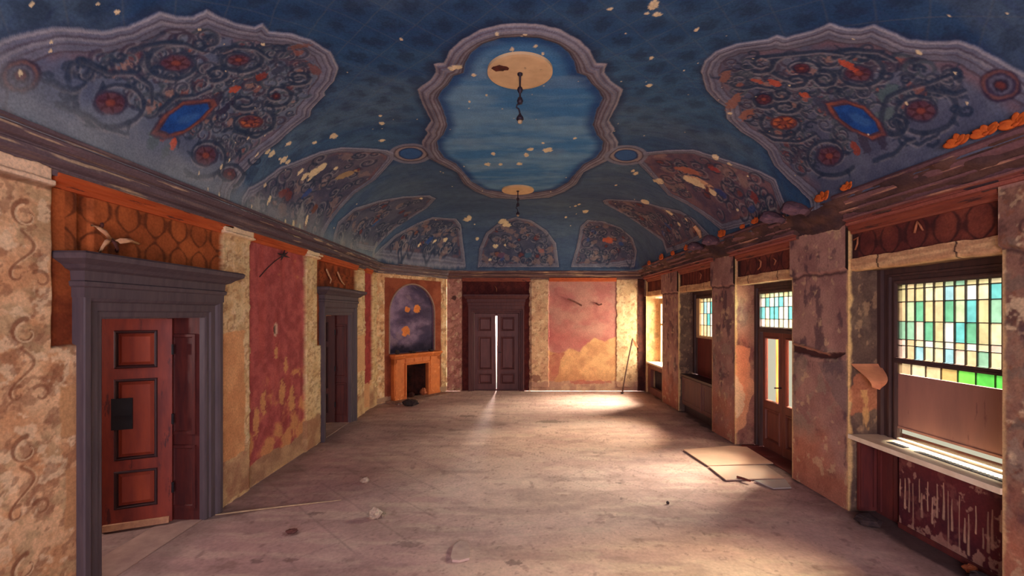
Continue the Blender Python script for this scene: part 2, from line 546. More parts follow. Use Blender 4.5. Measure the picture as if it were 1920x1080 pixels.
def cartouche(pts, band=0.15, foliage=0, ground=GND, g2=(84, 84, 106), auto=0, seed=0, rel=0.012, red=0.5, scale=1.0):
    Q = pp(pts, True)
    Q[:, 0] = np.where(Q[:, 0] < .1, -.4, np.where(Q[:, 0] > 2 * AL + FLATX - .1, 2 * AL + FLATX + .4, Q[:, 0]))
    Q[:, 1] = np.where(Q[:, 1] > YK + AL - .06, YK + AL + .4, Q[:, 1])
    sl, d = cc.sdf(Q, pad=0.3)
    d = d + (fbm(cc.U[sl] * 14, cc.V[sl] * 14, 3, seed) - .5) * .016
    ins = sstep(0.008, -0.008, d)
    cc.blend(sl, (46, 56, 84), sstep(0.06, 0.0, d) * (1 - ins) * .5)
    t = sstep(.3, .7, fbm(cc.U[sl] * 5, cc.V[sl] * 5, 5, seed + 3))[..., None]
    cc.blend(sl, lin(ground) * (1 - t) + lin(g2) * t, ins)
    bm = sstep(-band - .01, -band + .01, d) * ins
    t2 = sstep(.3, .7, fbm(cc.U[sl] * 9, cc.V[sl] * 9, 4, seed + 8))[..., None]
    cc.blend(sl, lin(BAND) * (1 - t2) + lin((106, 112, 134)) * t2, bm)
    for f, w_, c, al in ((.04, .05, BLITE, .7), (.3, .045, BLINE, .7), (.42, .05, BLITE, .4), (.62, .04, BLINE, .6), (.98, .05, BLINE, .8)):
        m = sstep(w_ * band * 1.6, w_ * band * .6, np.abs(-d - f * band)) * ins
        cc.blend(sl, c, m * al)
    inner = sstep(-band + .01, -band - .02, d)
    cc.h[sl] += rel * ins * sstep(-band * 1.1, -band * .5, d) 
    # inner glow of rust close to the border
    cc.blend(sl, (142, 98, 92), sstep(-band * 1.7, -band * 1.1, d) * inner * .45 * sstep(.4, .65, fbm(cc.U[sl] * 4, cc.V[sl] * 4, 3, seed + 1)))
    if foliage:
        rg = np.random.default_rng(seed + 100)
        n = 0
        for _ in range(foliage * 6):
            c = np.array([rg.uniform(max(cc.u[0], Q[:, 0].min()), min(cc.u[-1], Q[:, 0].max())), rg.uniform(Q[:, 1].min(), Q[:, 1].max())])
            i = np.searchsorted(cc.v[sl[0]], c[1]); j = np.searchsorted(cc.u[sl[1]], c[0])
            if i >= d.shape[0] or j >= d.shape[1] or d[i, j] > -band * 1.3: continue
            if min(c[0], 2 * AL + FLATX - c[0]) < .45: continue
            n += 1
            if n > foliage: break
            r = rg.uniform(.03, .105); a0 = rg.uniform(0, 6.3); tn = rg.choice([-1, 1]) * rg.uniform(.8, 1.3)
            S = spiral(c, r * .25, r, a0, tn, 18)
            cc.stroke(S + np.array([.006, .010]), (.006, .014), LITE, .5, soft=.7)
            cc.stroke(S, (.006, rg.uniform(.012, .022)), [DRK, (58, 68, 92), (66, 84, 100), (64, 58, 82)][rg.integers(4)], .8, soft=.6)
            if rg.random() < .5:   # a leaf tail running off the curl
                e = S[-1]; t_ = S[-1] - S[-2]; t_ = t_ / (np.linalg.norm(t_) + 1e-9)
                cc.stroke([e, e + t_ * r * .8, e + t_ * r * 1.3 + np.array([-t_[1], t_[0]]) * r * .5], (.022, .005), DRK, .7, soft=.6)
            if rg.random() < .22: cc.blob(c, r * .5, r * .4, [(150, 96, 84), (118, 70, 72), (160, 128, 118)][rg.integers(3)], .7, rough=.7, seed=n)
    if auto:
        rg = np.random.default_rng(seed)
        P = np.asarray(pts, float); lo = P.min(0); hi = P.max(0)
        n = 0; tries = 0
        while n < auto * 2 and tries < 1200:
            tries += 1
            c = lo + rg.random(2) * (hi - lo)
            uv = px2uv(c[0], c[1])[0]
            i = np.searchsorted(cc.v[sl[0]], uv[1]); j = np.searchsorted(cc.u[sl[1]], uv[0])
            if i >= d.shape[0] or j >= d.shape[1] or d[i, j] > -band * 1.35: continue
            n += 1; k = rg.random(); r = (0.05 + 0.07 * rg.random()) * scale
            if k < .13:
                cc.blob(uv, r * .9, r * .9, (60, 58, 80), .8, seed=n)
                cc.blob(uv, r * .6, r * .6, (114, 68, 72) if rg.random() < red else (132, 92, 82), .85, seed=n + 3)
            elif k < .15:
                cc.blob(uv, r, r * .6, (52, 82, 136), .8, seed=n, rot=rg.random() * 3)
            elif k < .34:
                cc.blob(uv, r * 1.1, r * .7, (148, 128, 124), .5, seed=n, rot=rg.random() * 3, rough=.8)
            else:
                cc.stroke(spiral(uv, .015, r * 1.2, rg.random() * 6, 1.1 if rg.random() < .5 else -1.1, 22) + np.array([.008, .01]), (.006, .014), LITE, .45, soft=.7); cc.stroke(spiral(uv, .015, r * 1.3, rg.random() * 6, 1.1 if rg.random() < .5 else -1.1, 22), (.008, .02), DRK, .75, soft=.6)
    return sl, d


LBIG = [(-30, 92), (0, 74), (45, 60), (103, 48), (144, 52), (192, 57), (240, 48), (275, 33), (299, 21), (330, 29), (361, 31), (387, 17), (409, 29),
        (443, 43), (478, 50), (492, 43), (505, 58), (546, 62), (584, 74), (619, 96), (634, 127), (626, 151), (607, 172), (609, 178), (584, 203), (581, 217),
        (553, 237), (522, 265), (495, 285), (457, 323), (436, 352), (424, 376), (340, 348), (200, 296), (100, 258), (0, 222), (-60, 200)]
RBIG = [(1530, 385), (1480, 337), (1452, 309), (1439, 282), (1415, 261), (1391, 247), (1363, 222), (1360, 199), (1342, 187), (1325, 168), (1315, 134), (1322, 113),
        (1342, 96), (1380, 81), (1439, 72), (1456, 64), (1473, 70), (1521, 57), (1556, 43), (1583, 52), (1611, 53), (1638, 45), (1666, 57), (1700, 72),
        (1741, 77), (1796, 74), (1827, 84), (1865, 103), (1913, 131), (1985, 165), (1985, 215), (1870, 256), (1700, 322)]
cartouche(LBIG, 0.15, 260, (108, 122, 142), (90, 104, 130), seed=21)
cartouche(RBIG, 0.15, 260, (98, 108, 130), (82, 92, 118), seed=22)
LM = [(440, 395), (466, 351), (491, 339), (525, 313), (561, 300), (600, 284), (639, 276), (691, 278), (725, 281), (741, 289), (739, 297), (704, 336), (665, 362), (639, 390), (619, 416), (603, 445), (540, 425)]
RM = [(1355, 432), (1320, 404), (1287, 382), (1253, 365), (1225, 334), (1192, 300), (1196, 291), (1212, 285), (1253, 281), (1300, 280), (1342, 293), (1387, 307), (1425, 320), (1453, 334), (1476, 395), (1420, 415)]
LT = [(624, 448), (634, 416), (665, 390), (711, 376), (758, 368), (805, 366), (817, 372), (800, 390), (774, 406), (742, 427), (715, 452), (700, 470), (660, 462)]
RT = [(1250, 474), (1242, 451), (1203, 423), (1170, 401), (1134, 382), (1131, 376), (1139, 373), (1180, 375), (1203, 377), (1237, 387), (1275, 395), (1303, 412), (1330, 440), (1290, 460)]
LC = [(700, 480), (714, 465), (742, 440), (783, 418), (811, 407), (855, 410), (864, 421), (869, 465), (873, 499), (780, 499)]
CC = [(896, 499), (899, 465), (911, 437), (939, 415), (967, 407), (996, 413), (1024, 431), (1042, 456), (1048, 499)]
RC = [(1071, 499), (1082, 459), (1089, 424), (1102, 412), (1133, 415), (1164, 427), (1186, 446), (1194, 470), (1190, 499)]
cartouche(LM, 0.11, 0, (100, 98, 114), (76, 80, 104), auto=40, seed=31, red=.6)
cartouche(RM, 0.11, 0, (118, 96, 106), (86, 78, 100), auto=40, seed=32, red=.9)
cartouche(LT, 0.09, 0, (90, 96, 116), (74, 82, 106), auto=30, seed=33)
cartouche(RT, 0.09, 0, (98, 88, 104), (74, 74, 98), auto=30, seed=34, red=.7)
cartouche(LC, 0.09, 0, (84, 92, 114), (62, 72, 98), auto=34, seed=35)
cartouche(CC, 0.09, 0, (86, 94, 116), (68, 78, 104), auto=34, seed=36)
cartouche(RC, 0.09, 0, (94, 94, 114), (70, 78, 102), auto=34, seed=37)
# patches of colour inside the middle panels
for px, py, ru, rv, c, rot in ((650, 327, .16, .07, (176, 150, 112), .5), (575, 362, .10, .05, (52, 84, 146), .5), (1308, 338, .20, .07, (218, 178, 140), -.5), (1290, 320, .2, .08, (176, 112, 92), -.5),
                               (1352, 362, .12, .06, (52, 74, 134), -.4), (1140, 450, .14, .09, (196, 104, 74), 0), (1165, 457, .08, .06, (50, 84, 140), 0), (805, 450, .10, .06, (48, 84, 146), 0),
                               (705, 418, .12, .05, (56, 96, 146), .4), (1252, 423, .1, .05, (48, 80, 136), -.4), (990, 478, .09, .07, (62, 96, 122), 0), (940, 478, .09, .07, (104, 80, 104), 0), (1015, 470, .07, .06, (150, 104, 104), 0),
                               (530, 362, .10, .05, (124, 62, 60), .9), (1415, 370, .08, .07, (128, 60, 60), .3), (1340, 318, .09, .05, (160, 70, 70), -.4), (590, 392, .08, .06, (120, 74, 60), .5)):
    cc.blob(px2uv(px, py)[0], ru, rv, c, .85, rough=.5, rot=rot, seed=int(px))

# ornament inside the two large panels: dark acanthus scrolls, red rosettes, a blue lozenge in a rust frame
for cx, cy, rx, ry, a0, tn in ((215, 190, 78, 56, 2.0, 1.25), (330, 118, 62, 40, 3.6, 1.2), (447, 112, 48, 27, 0.4, -1.2), (385, 292, 48, 42, 1.2, 1.2), (470, 228, 48, 27, .2, -1.15),
                               (520, 178, 32, 22, 1.0, 1.2), (405, 137, 22, 14, 0, 1.3), (458, 191, 26, 15, 2, -1.2), (560, 145, 24, 13, 1, 1.2), (430, 325, 30, 22, 0, 1.2)):
    scroll(cx, cy, rx, ry, a0, tn, w=.024)
for cx, cy, rx, ry, a0, tn in ((1727, 207, 72, 52, .6, -1.25), (1607, 135, 62, 38, 5.2, -1.2), (1500, 128, 58, 28, 2.8, 1.2), (1555, 290, 52, 42, 1.8, -1.2), (1470, 232, 46, 28, 2.8, 1.15),
                               (1432, 186, 26, 18, 1.0, -1.2), (1545, 148, 24, 16, 0, -1.3), (1465, 176, 20, 12, 2, 1.2), (1473, 200, 26, 12, 1, -1.2), (1680, 230, 28, 24, 2, 1.2), (1428, 118, 26, 18, 1, 1.2), (1492, 150, 24, 12, 2, 1)):
    scroll(cx, cy, rx, ry, a0, tn, w=.024)
for c in ((207, 192, 34, 24), (330, 118, 34, 17), (447, 112, 24, 12), (386, 291, 24, 21), (1727, 207, 33, 22), (1610, 137, 30, 17), (1555, 292, 26, 20)):
    rosette(*c)
for c in ((470, 228, 24, 12), (1470, 230, 26, 13)): rosette(*c, red=(190, 108, 72), rim=(96, 62, 70))
for c in ((518, 180, 9, 7), (1503, 128, 18, 10), (1432, 186, 17, 11), (430, 325, 15, 11)): rosette(*c, red=(92, 56, 70), rim=(40, 46, 72))
for x, y, ru, rv, c in ((490, 143, .05, .045, (140, 62, 52)), (440, 167, .05, .035, (186, 88, 58)), (522, 132, .07, .045, (62, 72, 96)), (572, 120, .06, .03, (66, 76, 98)), (400, 190, .11, .05, (56, 58, 82)),
                        (420, 205, .09, .04, (52, 52, 80)), (308, 250, .06, .04, (206, 84, 44)), (290, 258, .10, .05, (66, 92, 104)), (325, 268, .05, .03, (206, 92, 54)), (310, 283, .06, .04, (70, 92, 104)), (284, 250, .03, .02, (110, 148, 146)),
                        (1452, 155, .06, .04, (196, 96, 70)), (1508, 178, .05, .035, (190, 92, 60)), (1420, 152, .06, .025, (180, 96, 76)), (1590, 122, .08, .03, (200, 90, 62)), (1545, 196, .12, .06, (62, 72, 98)),
                        (1620, 268, .10, .05, (66, 64, 86)), (1652, 262, .08, .04, (60, 60, 84)), (1605, 278, .06, .04, (150, 70, 50)), (1655, 216, .05, .10, (96, 118, 124)), (1665, 175, .06, .09, (84, 110, 118)), (560, 85, .1, .03, (128, 92, 84)),
                        (1375, 190, .05, .15, (150, 104, 88)), (1400, 215, .05, .12, (158, 106, 88)), (1358, 145, .05, .1, (140, 100, 90)), (590, 130, .04, .1, (128, 92, 92))):
    cc.blob(px2uv(x, y)[0], ru, rv, c, .85, rough=.6, seed=int(x + y))
for cx, cy, r, a0 in ((85, 145, 14, 0), (118, 178, 12, 2), (185, 132, 12, 1), (225, 105, 14, 3), (255, 127, 14, 4), (292, 132, 12, 0), (450, 250, 14, 2), (520, 92, 14, 1), (540, 150, 16, 3), (500, 205, 14, 1), (372, 82, 16, 2), (140, 195, 16, 5), (480, 300, 14, 4), (150, 115, 12, 2),
                      (1870 - 80, 135, 14, 2), (1720, 128, 13, 1), (1812, 205, 15, 3), (1665, 140, 15, 4), (1790, 205, 12, 1), (1410, 100, 14, 2), (1560, 172, 15, 1), (1620, 105, 14, 3), (1700, 150, 14, 0), (1750, 262, 14, 3), (1480, 250, 13, 2), (1520, 235, 12, 0), (1660, 105, 14, 5), (1590, 98, 16, 2), (1405, 220, 12, 3), (1700, 262, 14, 4)):
    curl(cx, cy, r, a0, w=.016)
# long stems
for P in ([(110, 195), (135, 205), (165, 215), (200, 240), (240, 250)], [(150, 110), (175, 120), (205, 135), (250, 135), (285, 160), (285, 195)], [(250, 95), (270, 85), (310, 78), (350, 82), (380, 95)], [(95, 150), (115, 163), (140, 168), (160, 155)],
          [(420, 95), (440, 86), (480, 90), (505, 108)], [(300, 205), (330, 180), (365, 178), (395, 165)], [(440, 245), (480, 258), (512, 240), (512, 222)],
          [(1650, 235), (1655, 205), (1665, 180), (1700, 165), (1740, 155), (1780, 140)], [(1570, 96), (1600, 92), (1650, 96), (1680, 112)], [(1680, 225), (1690, 255), (1720, 270), (1760, 250)], [(1440, 105), (1490, 100), (1540, 95), (1580, 100)],
          [(1425, 245), (1450, 262), (1500, 265), (1530, 250)], [(1640, 300), (1680, 285), (1700, 262), (1715, 258)], [(1740, 165), (1790, 175), (1810, 168)], [(1395, 165), (1420, 160), (1450, 165)]):
    Q = np.array(P, float); tt = np.linspace(0, len(Q) - 1, 24)
    R = np.stack([np.interp(tt, range(len(Q)), Q[:, 0]), np.interp(tt, range(len(Q)), Q[:, 1])], -1)
    cc.stroke(pp(R + np.array([0, 4])), .012, LITE, .45, soft=.6); cc.stroke(pp(R), (.026, .012), DRK, .85, soft=.5)
# blue lozenges
for pts in ([(300, 243), (318, 215), (345, 198), (388, 194), (392, 203), (372, 224), (345, 243), (318, 250)], [(1562, 200), (1590, 196), (1618, 205), (1640, 228), (1648, 245), (1630, 252), (1600, 240), (1575, 222)]):
    P = np.array(pts, float); c = P.mean(0)
    cc.poly(pp(c + (P - c) * 1.45, True), (70, 62, 84), soft=.012, rough=.012)
    cc.poly(pp(c + (P - c) * 1.32, True), (146, 86, 72), soft=.01, rough=.012, c2=(112, 72, 76))
    cc.poly(pp(c + (P - c) * 1.12, True), (80, 60, 74), soft=.008, rough=.008)
    cc.poly(pp(c + (P - c) * 1.0, True), (36, 88, 164), soft=.008, rough=.006, c2=(30, 72, 140))
    cc.poly(pp(c + (P - c) * np.array([.5, .4]) + np.array([6, 0]), True), (62, 112, 178), alpha=.7, soft=.02, rough=.02)
# targets at the far ends of the big panels
for cx, cy, chip in ((38, 140, 1), (1876, 156, 0)):
    a = np.linspace(0, 2 * PI, 30)[:-1]
    for k, (f, c) in enumerate(((1, (58, 50, 74)), (.86, (120, 84, 84)), (.72, (62, 58, 84)), (.56, (100, 102, 124)), (.42, (50, 48, 70)), (.26, (112, 62, 62)))):
        cc.poly(pp(np.stack([cx + 40 * f * np.cos(a), cy + 33 * f * np.sin(a)], -1)), c, soft=.01, rough=.012, seed=k)

# central medallion
MOUT_R = [(905, 115), (1010, 122), (1110, 150), (1200, 200), (1260, 255), (1290, 318), (1345, 322), (1330, 365), (1360, 405), (1425, 452), (1400, 520), (1355, 610), (1385, 655), (1372, 672), (1400, 715), (1400, 755), (1370, 800), (1290, 840), (1225, 872), (1190, 930), (1130, 970), (1050, 1000), (905, 1010)]
MIN_R = [(905, 185), (1000, 191), (1090, 218), (1150, 262), (1180, 315), (1192, 368), (1238, 383), (1262, 420), (1300, 455), (1322, 495), (1290, 560), (1272, 630), (1292, 680), (1325, 715), (1318, 755), (1290, 795), (1228, 828), (1180, 880), (1150, 918), (1080, 958), (905, 984)]


def mir(P):
    P = [(x / 2.7 + 640, y / 2.7) for x, y in P]
    m = 975.2
    L = [(2 * m - x, y) for x, y in P[1:-1]][::-1]
    return P + L


QO = pp(mir(MOUT_R), True, 5); QI = pp(mir(MIN_R), True, 5)
sl, do = cc.sdf(QO, .3)

s2, di = cc.sdf(QI, .3)
DI = np.full(cc.U.shape, 9.0); DI[s2] = di; di = DI[sl]
noi = (fbm(cc.U[sl] * 12, cc.V[sl] * 12, 3, 71) - .5) * .02
ins = sstep(.008, -.008, do + noi); inn = sstep(.008, -.008, di + noi)
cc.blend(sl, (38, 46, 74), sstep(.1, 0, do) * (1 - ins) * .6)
t = sstep(.3, .7, fbm(cc.U[sl] * 7, cc.V[sl] * 7, 5, 72))[..., None]
cc.blend(sl, lin((128, 130, 144)) * (1 - t) + lin((110, 112, 130)) * t, ins)
fr = np.clip(-do / (np.abs(do) + np.abs(di) + 1e-6), 0, 1)
for f, w_, c, al in ((.05, .05, (160, 152, 150), .7), (.2, .04, (92, 80, 92), .7), (.36, .03, (160, 150, 146), .4), (.55, .05, (94, 78, 84), .75), (.68, .03, (156, 146, 146), .4), (.78, .04, (96, 78, 84), .7), (.94, .06, (70, 60, 74), .8)):
    cc.blend(sl, c, sstep(w_ * 1.4, w_ * .6, np.abs(fr - f)) * al * ins * (1 - inn))
cc.h[sl] += .03 * np.sin(PI * fr) * ins * (1 - inn)
t = sstep(.25, .75, fbm(cc.U[sl] * 1.5, cc.V[sl] * 5, 5, 73))[..., None]
cc.blend(sl, lin((64, 122, 174)) * (1 - t) + lin((108, 152, 186)) * t, inn)
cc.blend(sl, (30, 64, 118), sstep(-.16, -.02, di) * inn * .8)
cc.blend(sl, (112, 142, 172), inn * .35 * sstep(.58, .75, fbm(cc.U[sl] * 1.2, cc.V[sl] * 3, 4, 75)))
# oval links between medallion and side panels
for ox, oy in ((770, 288), (1174, 291)):
    a = np.linspace(0, 2 * PI, 30)[:-1]
    for rx, ry, c in ((41, 19, BAND), (33, 15, BLINE), (30, 13.5, (150, 140, 140)), (23, 11, (40, 60, 100)), (20, 9.5, (56, 98, 150))):
        cc.poly(pp(np.stack([ox + rx * np.cos(a), oy + ry * np.sin(a)], -1)), c, soft=.012, rough=.01)
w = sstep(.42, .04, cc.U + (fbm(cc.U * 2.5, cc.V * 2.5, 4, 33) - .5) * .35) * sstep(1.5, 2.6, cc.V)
cc.blend(np.s_[:, :], (152, 162, 164), w * .5)  # lit left cove imitated with a pale colour
# flaked spots down to the pale plaster
CHIPC = (226, 212, 172)
chips = [(60, 5, 8, 4), (184, 7, 6, 4), (219, 21, 7, 5), (95, 92, 6, 4), (96, 75, 4, 2), (374, 53, 5, 3), (38, 132, 9, 9), (493, 82, 4, 3), (625, 255, 8, 5), (541, 269, 6, 3), (590, 267, 5, 3), (502, 284, 6, 4), (510, 288, 9, 6), (525, 297, 3, 2), (532, 299, 9, 5), (540, 303, 6, 4),
         (415, 312, 5, 5), (430, 300, 4, 3), (465, 259, 4, 2), (482, 287, 5, 2), (590, 322, 12, 7), (604, 313, 10, 6), (572, 330, 8, 5), (563, 322, 7, 4), (582, 334, 6, 3), (506, 373, 5, 8), (502, 380, 4, 5), (497, 345, 4, 5), (630, 315, 4, 3), (716, 263, 6, 3), (390, 353, 4, 3), (411, 362, 6, 4), (472, 385, 4, 5),
         (388, 355, 4, 3), (373, 322, 4, 3), (550, 421, 16, 8), (535, 414, 10, 5), (562, 424, 8, 8), (575, 412, 6, 8), (857, 120, 11, 4), (847, 123, 6, 3), (888, 140, 5, 2.5), (960, 92, 4, 4), (1004, 86, 4, 3), (1018, 100, 3, 3), (932, 57, 3, 3), (978, 62, 3, 2), (985, 58, 4, 2), (1226, 8, 9, 9), (1233, 26, 8, 4), (1213, 25, 4, 3),
         (1222, 108, 4, 3), (1217, 160, 5, 3), (752, 73, 3, 2), (713, 217, 3, 2), (716, 231, 5, 3), (912, 178, 2, 2), (880, 190, 2, 2), (995, 280, 6, 3), (1026, 281, 9, 4), (987, 290, 3, 5), (914, 308, 5, 3), (939, 308, 3, 3), (974, 307, 5, 3), (925, 288, 3, 4), (1078, 259, 3, 2), (1143, 17, 5, 3), (1306, 55, 4, 3), (1723, 95, 9, 6), (1790, 135, 4, 3), (1813, 192, 4, 4), (1480, 160, 3, 2),
         (1369, 210, 5, 3), (1342, 294, 7, 5), (1300, 340, 14, 8), (1288, 335, 9, 5), (1315, 347, 8, 4), (1235, 339, 8, 5), (1192, 325, 4, 4), (1187, 320, 3, 3), (1155, 347, 2, 2), (1336, 360, 7, 6), (1210, 378, 6, 4), (1255, 398, 7, 3), (1383, 393, 2, 5), (1287, 412, 3, 2), (1273, 420, 3, 3), (1402, 330, 2, 2), (1368, 306, 5, 3), (876, 411, 7, 4), (880, 408, 4, 5), (945, 415, 11, 4), (950, 422, 8, 3),
         (835, 449, 4, 4), (815, 452, 4, 2), (786, 459, 3, 3), (929, 461, 5, 3), (895, 447, 3, 3), (947, 459, 2, 2), (919, 486, 3, 2), (1086, 383, 2, 2), (1098, 396, 5, 3), (1061, 407, 2, 2), (1079, 386, 2, 2), (1600, 70, 3, 2), (1890, 24, 4, 3), (1780, 28, 5, 3), (1628, 252, 3, 3), (1700, 193, 6, 4), (790, 372, 3, 2), (1018, 268, 3, 2)]
rg = np.random.default_rng(5)
for k in range(70): chips.append((rg.uniform(420, 1500), rg.uniform(60, 430), rg.uniform(.6, 1.5), rg.uniform(.5, 1.1)))
for k, (x, y, rx, ry) in enumerate(chips):
    P = px2uv(np.array([x, x + rx, x]), np.array([y, y, y - ry]))
    ru = max(abs(P[1, 0] - P[0, 0]), np.hypot(*(P[1] - P[0])) * .8, .006); rv = max(abs(P[2, 1] - P[0, 1]), .006)
    gm = min(math.sqrt(ru * rv), .09); ru = min(max(ru, gm * .65), gm * 1.5); rv = min(max(rv, gm * .65), gm * 1.5)
    cc.blob(P[0], ru, rv, CHIPC, .95, rough=.55, seed=k, soft=.12, relief=.004)
# bare plaster band above the left and back cornice where the paint has gone
for x, y, ru, rv in ((480, 398, .2, .1), (560, 428, .22, .16), (640, 460, .2, .08), (700, 480, .2, .08)):
    cc.blob(px2uv(x, y)[0], ru * 1.3, rv * .7, (160, 164, 160), .45, rough=.6, seed=int(x))
# ceiling underside faces down
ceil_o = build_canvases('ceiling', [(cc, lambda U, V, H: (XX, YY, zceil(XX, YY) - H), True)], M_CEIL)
tag(ceil_o, kind='structure')

# ================================================================== WALL PATTERNS
WPB1, WPB2 = (228, 190, 146), (206, 156, 112)


def wallpaper(cv, u0, u1, v0, v1, pitch=0.75, seed=0, scale=1.0, dark=(140, 92, 66), green=(176, 152, 112), b1=WPB1, b2=WPB2, rough=.014, relief=.004, big=True):
    """figured ochre paper with brown C-scrolls and clouded blotches, torn at its edges"""
    tmp = cv.col.copy()
    sl, d = cv.sdf([(u0, v0), (u1, v0), (u1, v1), (u0, v1)], .05)
    cv.base(b1, b2, 7, 7, seed, sl=sl)
    U = cv.U[sl]; V = cv.V[sl]
    f = fbm(U * 9 - V * 4, V * 9 + U * 3, 5, seed + 2)
    cv.blend(sl, dark, sstep(.57, .66, f) * .55)
    f = fbm(U * 8 + V * 3, V * 8, 5, seed + 12)
    cv.blend(sl, green, sstep(.56, .68, f) * .55)
    f = fbm(U * 10, V * 10, 4, seed + 22); cv.blend(sl, (234, 208, 168), sstep(.6, .68, f) * .7)
    f = fbm(U * 16 - V * 6, V * 15, 4, seed + 42); cv.blend(sl, (140, 90, 66), sstep(.62, .68, f) * .5)
    k = 0; v = v0 - pitch * .5 + (seed * .37 % 1) * pitch
    uc = np.arange(u0 - .2, u1 + .3, .42 * scale)
    while big and v < v1 + pitch:
        for j, c in enumerate(uc):
            vv = v + (j % 2) * pitch * .5
            s_ = .085 * scale
            dirn = 1 if j % 2 else -1
            cv.stroke(spiral((c, vv), s_ * .35, s_, .6, -.85 * 1, 18), (.007, .019), dark, .85, soft=.4)
            cv.stroke(spiral((c + .006, vv - .008), s_ * .35, s_ * .85, .6, -.8, 16), (.004, .008), (236, 208, 164), .7)
            t = np.linspace(0, 1, 16)
            S = np.stack([c - .02 + .07 * np.sin(t * 5.2), vv - .10 - t * .30 * scale], -1)
            cv.stroke(S, (.016, .006), dark, .75); cv.stroke(S + np.array([.014, .0]), .005, (232, 200, 154), .6)
            cv.stroke(spiral((c + .09, vv - .40), .02, .06, 3.6, .8, 14), (.005, .013), dark, .75)
            cv.stroke(spiral((c - .05, vv - .38), .02, .05, 0, -.8, 14), (.005, .012), dark, .7)
        v += pitch
    m = sstep(.006, -.006, d + (fbm(U * 14, V * 14, 4, seed + 31) - .5) * 2 * rough)
    new = tmp[sl] * (1 - m[..., None]) + cv.col[sl] * m[..., None]
    cv.col[...] = tmp; cv.col[sl] = new
    cv.h[sl] += relief * m
    return sl, m


def scales(cv, sl, w=.27, h=.28, col=(70, 36, 26), u_off=0.0, v_off=0.0, alpha=.75):
    """rows of ogee scales outlined on a frieze"""
    U = (cv.U[sl] - u_off) / w; V = (cv.V[sl] - v_off) / h
    a = np.cos(2 * PI * U); b = np.cos(2 * PI * V + .9 * np.sin(2 * PI * V) * 0 + .0)
    f = np.abs(a + b + .25 * np.cos(4 * PI * V))
    m = sstep(.46, .04, f + (fbm(cv.U[sl] * 16, cv.V[sl] * 16, 3, 3) - .5) * .5)
    cv.blend(sl, col, m * alpha)
    cv.blend(sl, col, sstep(.45, .75, fbm(cv.U[sl] * 5, cv.V[sl] * 5, 4, 8)) * .4)


RED1, RED2 = (184, 96, 92), (158, 76, 76)
ORG1, ORG2 = (160, 84, 44), (120, 56, 32)

# ------------------------------------------------------------------ left wall
uL = persp_axis(2.3, 10.1, 0.00085, REAR); uL = np.concatenate([np.arange(REAR, .6, .1), np.arange(.6, 2.3, .012), uL[uL >= 2.3]])
wl = Canvas(uL, np.linspace(0, 3.2, 470))
wl.base((214, 176, 130), (190, 146, 104), 3, 3, 40)
# near pier
wallpaper(wl, 0.5, 3.19, 0, 2.93, .74, 3, relief=.03, rough=.004)
wl.rect(-1.6, 2.97, 2.885, 3.02, (240, 208, 172), rough=.014, relief=.05); wl.stroke([(2.3, 2.88), (2.6, 2.885), (2.97, 2.88)], .014, (110, 74, 58), .7)
# plain patches where the paper has come away near the casing
wl.rect(3.03, 3.3, 1.20, 1.56, (198, 152, 106), rough=.03, rs=8)
wl.rect(3.06, 3.3, .56, .98, (196, 148, 104), rough=.03, rs=8, seed=4)
# frieze and side strip of the first door
sl, _ = wl.rect(2.985, 3.30, 1.83, 2.95, ORG1, rough=.008, c2=ORG2, rs=6, relief=-.03)
sl, _ = wl.rect(2.985, 4.89, 2.4, 2.95, ORG1, rough=.006, c2=(178, 96, 50), rs=5, relief=-.0)
scales(wl, wl.win(3.1, 4.87, 2.42, 2.92), .27, .30, (74, 38, 24), 3.2, 2.38)
# pilaster
def pilaster(u0, u1, seed, plain=None, cap=True):
    wallpaper(wl, u0, u1, 0, 2.93, .74, seed, relief=.035, rough=.02, scale=.8, b1=(230, 204, 158), b2=(214, 180, 132), dark=(184, 142, 102), green=(206, 186, 140))
    if plain:
        wl.rect(u0 - .02, u1 - .12, plain[0], plain[1], (222, 166, 116), rough=.05, rs=5, c2=(206, 146, 100), seed=seed)
    wl.rect(u0 - .05, u1 + .1, 0, .45, (214, 180, 136), rough=.10, rs=4, c2=(170, 124, 96), seed=seed + 2)
    if cap: wl.rect(u0 - .02, u1 + .03, 2.9, 3.0, (238, 210, 172), rough=.012, relief=.06)
pilaster(4.72, 5.22, 7, (.35, 1.85))
# red panel
wl.rect(5.23, 6.60, .22, 2.93, RED1, rough=.012, rs=10, c2=RED2, seed=2)
slr = wl.win(5.23, 6.60, .2, 2.93)
wl.blend(slr, (184, 88, 80), sstep(.5, .75, fbm(wl.U[slr] * 6, wl.V[slr] * 1.2, 4, 61)) * .6)
wl.blend(slr, (140, 64, 66), sstep(.55, .75, fbm(wl.U[slr] * 9, wl.V[slr] * 1.5, 4, 62)) * .6)
f = fbm(wl.U[slr] * 4.5, wl.V[slr] * 4.5, 5, 63) + sstep(1.15, .2, wl.V[slr]) * .26 - sstep(.9, 1.7, wl.V[slr]) * .13
wl.blend(slr, (216, 168, 108), sstep(.68, .73, f) * .85)
wl.blend(slr, (202, 124, 92), sstep(.60, .68, f) * .5)
wl.rect(5.2, 6.65, 0, .27, (196, 158, 122), rough=.09, rs=5, c2=(166, 126, 100))
for x, y, r in ((5.55, .95, .09), (6.0, 1.0, .10), (6.1, 1.35, .07), (5.85, 1.55, .06), (6.25, .85, .12), (5.4, .75, .10)):
    wl.blob((x, y), r * .7, r * 1.5, (214, 158, 104), .8, rough=.7, seed=int(x * 10))
wl.blob((5.84, 1.845), .045, .09, (200, 164, 140), 1, rough=.25, relief=-.01); wl.blob((5.84, 1.84), .025, .055, (50, 36, 36), 1, rough=.2, relief=-.02)
pilaster(6.62, 7.16, 8, None)
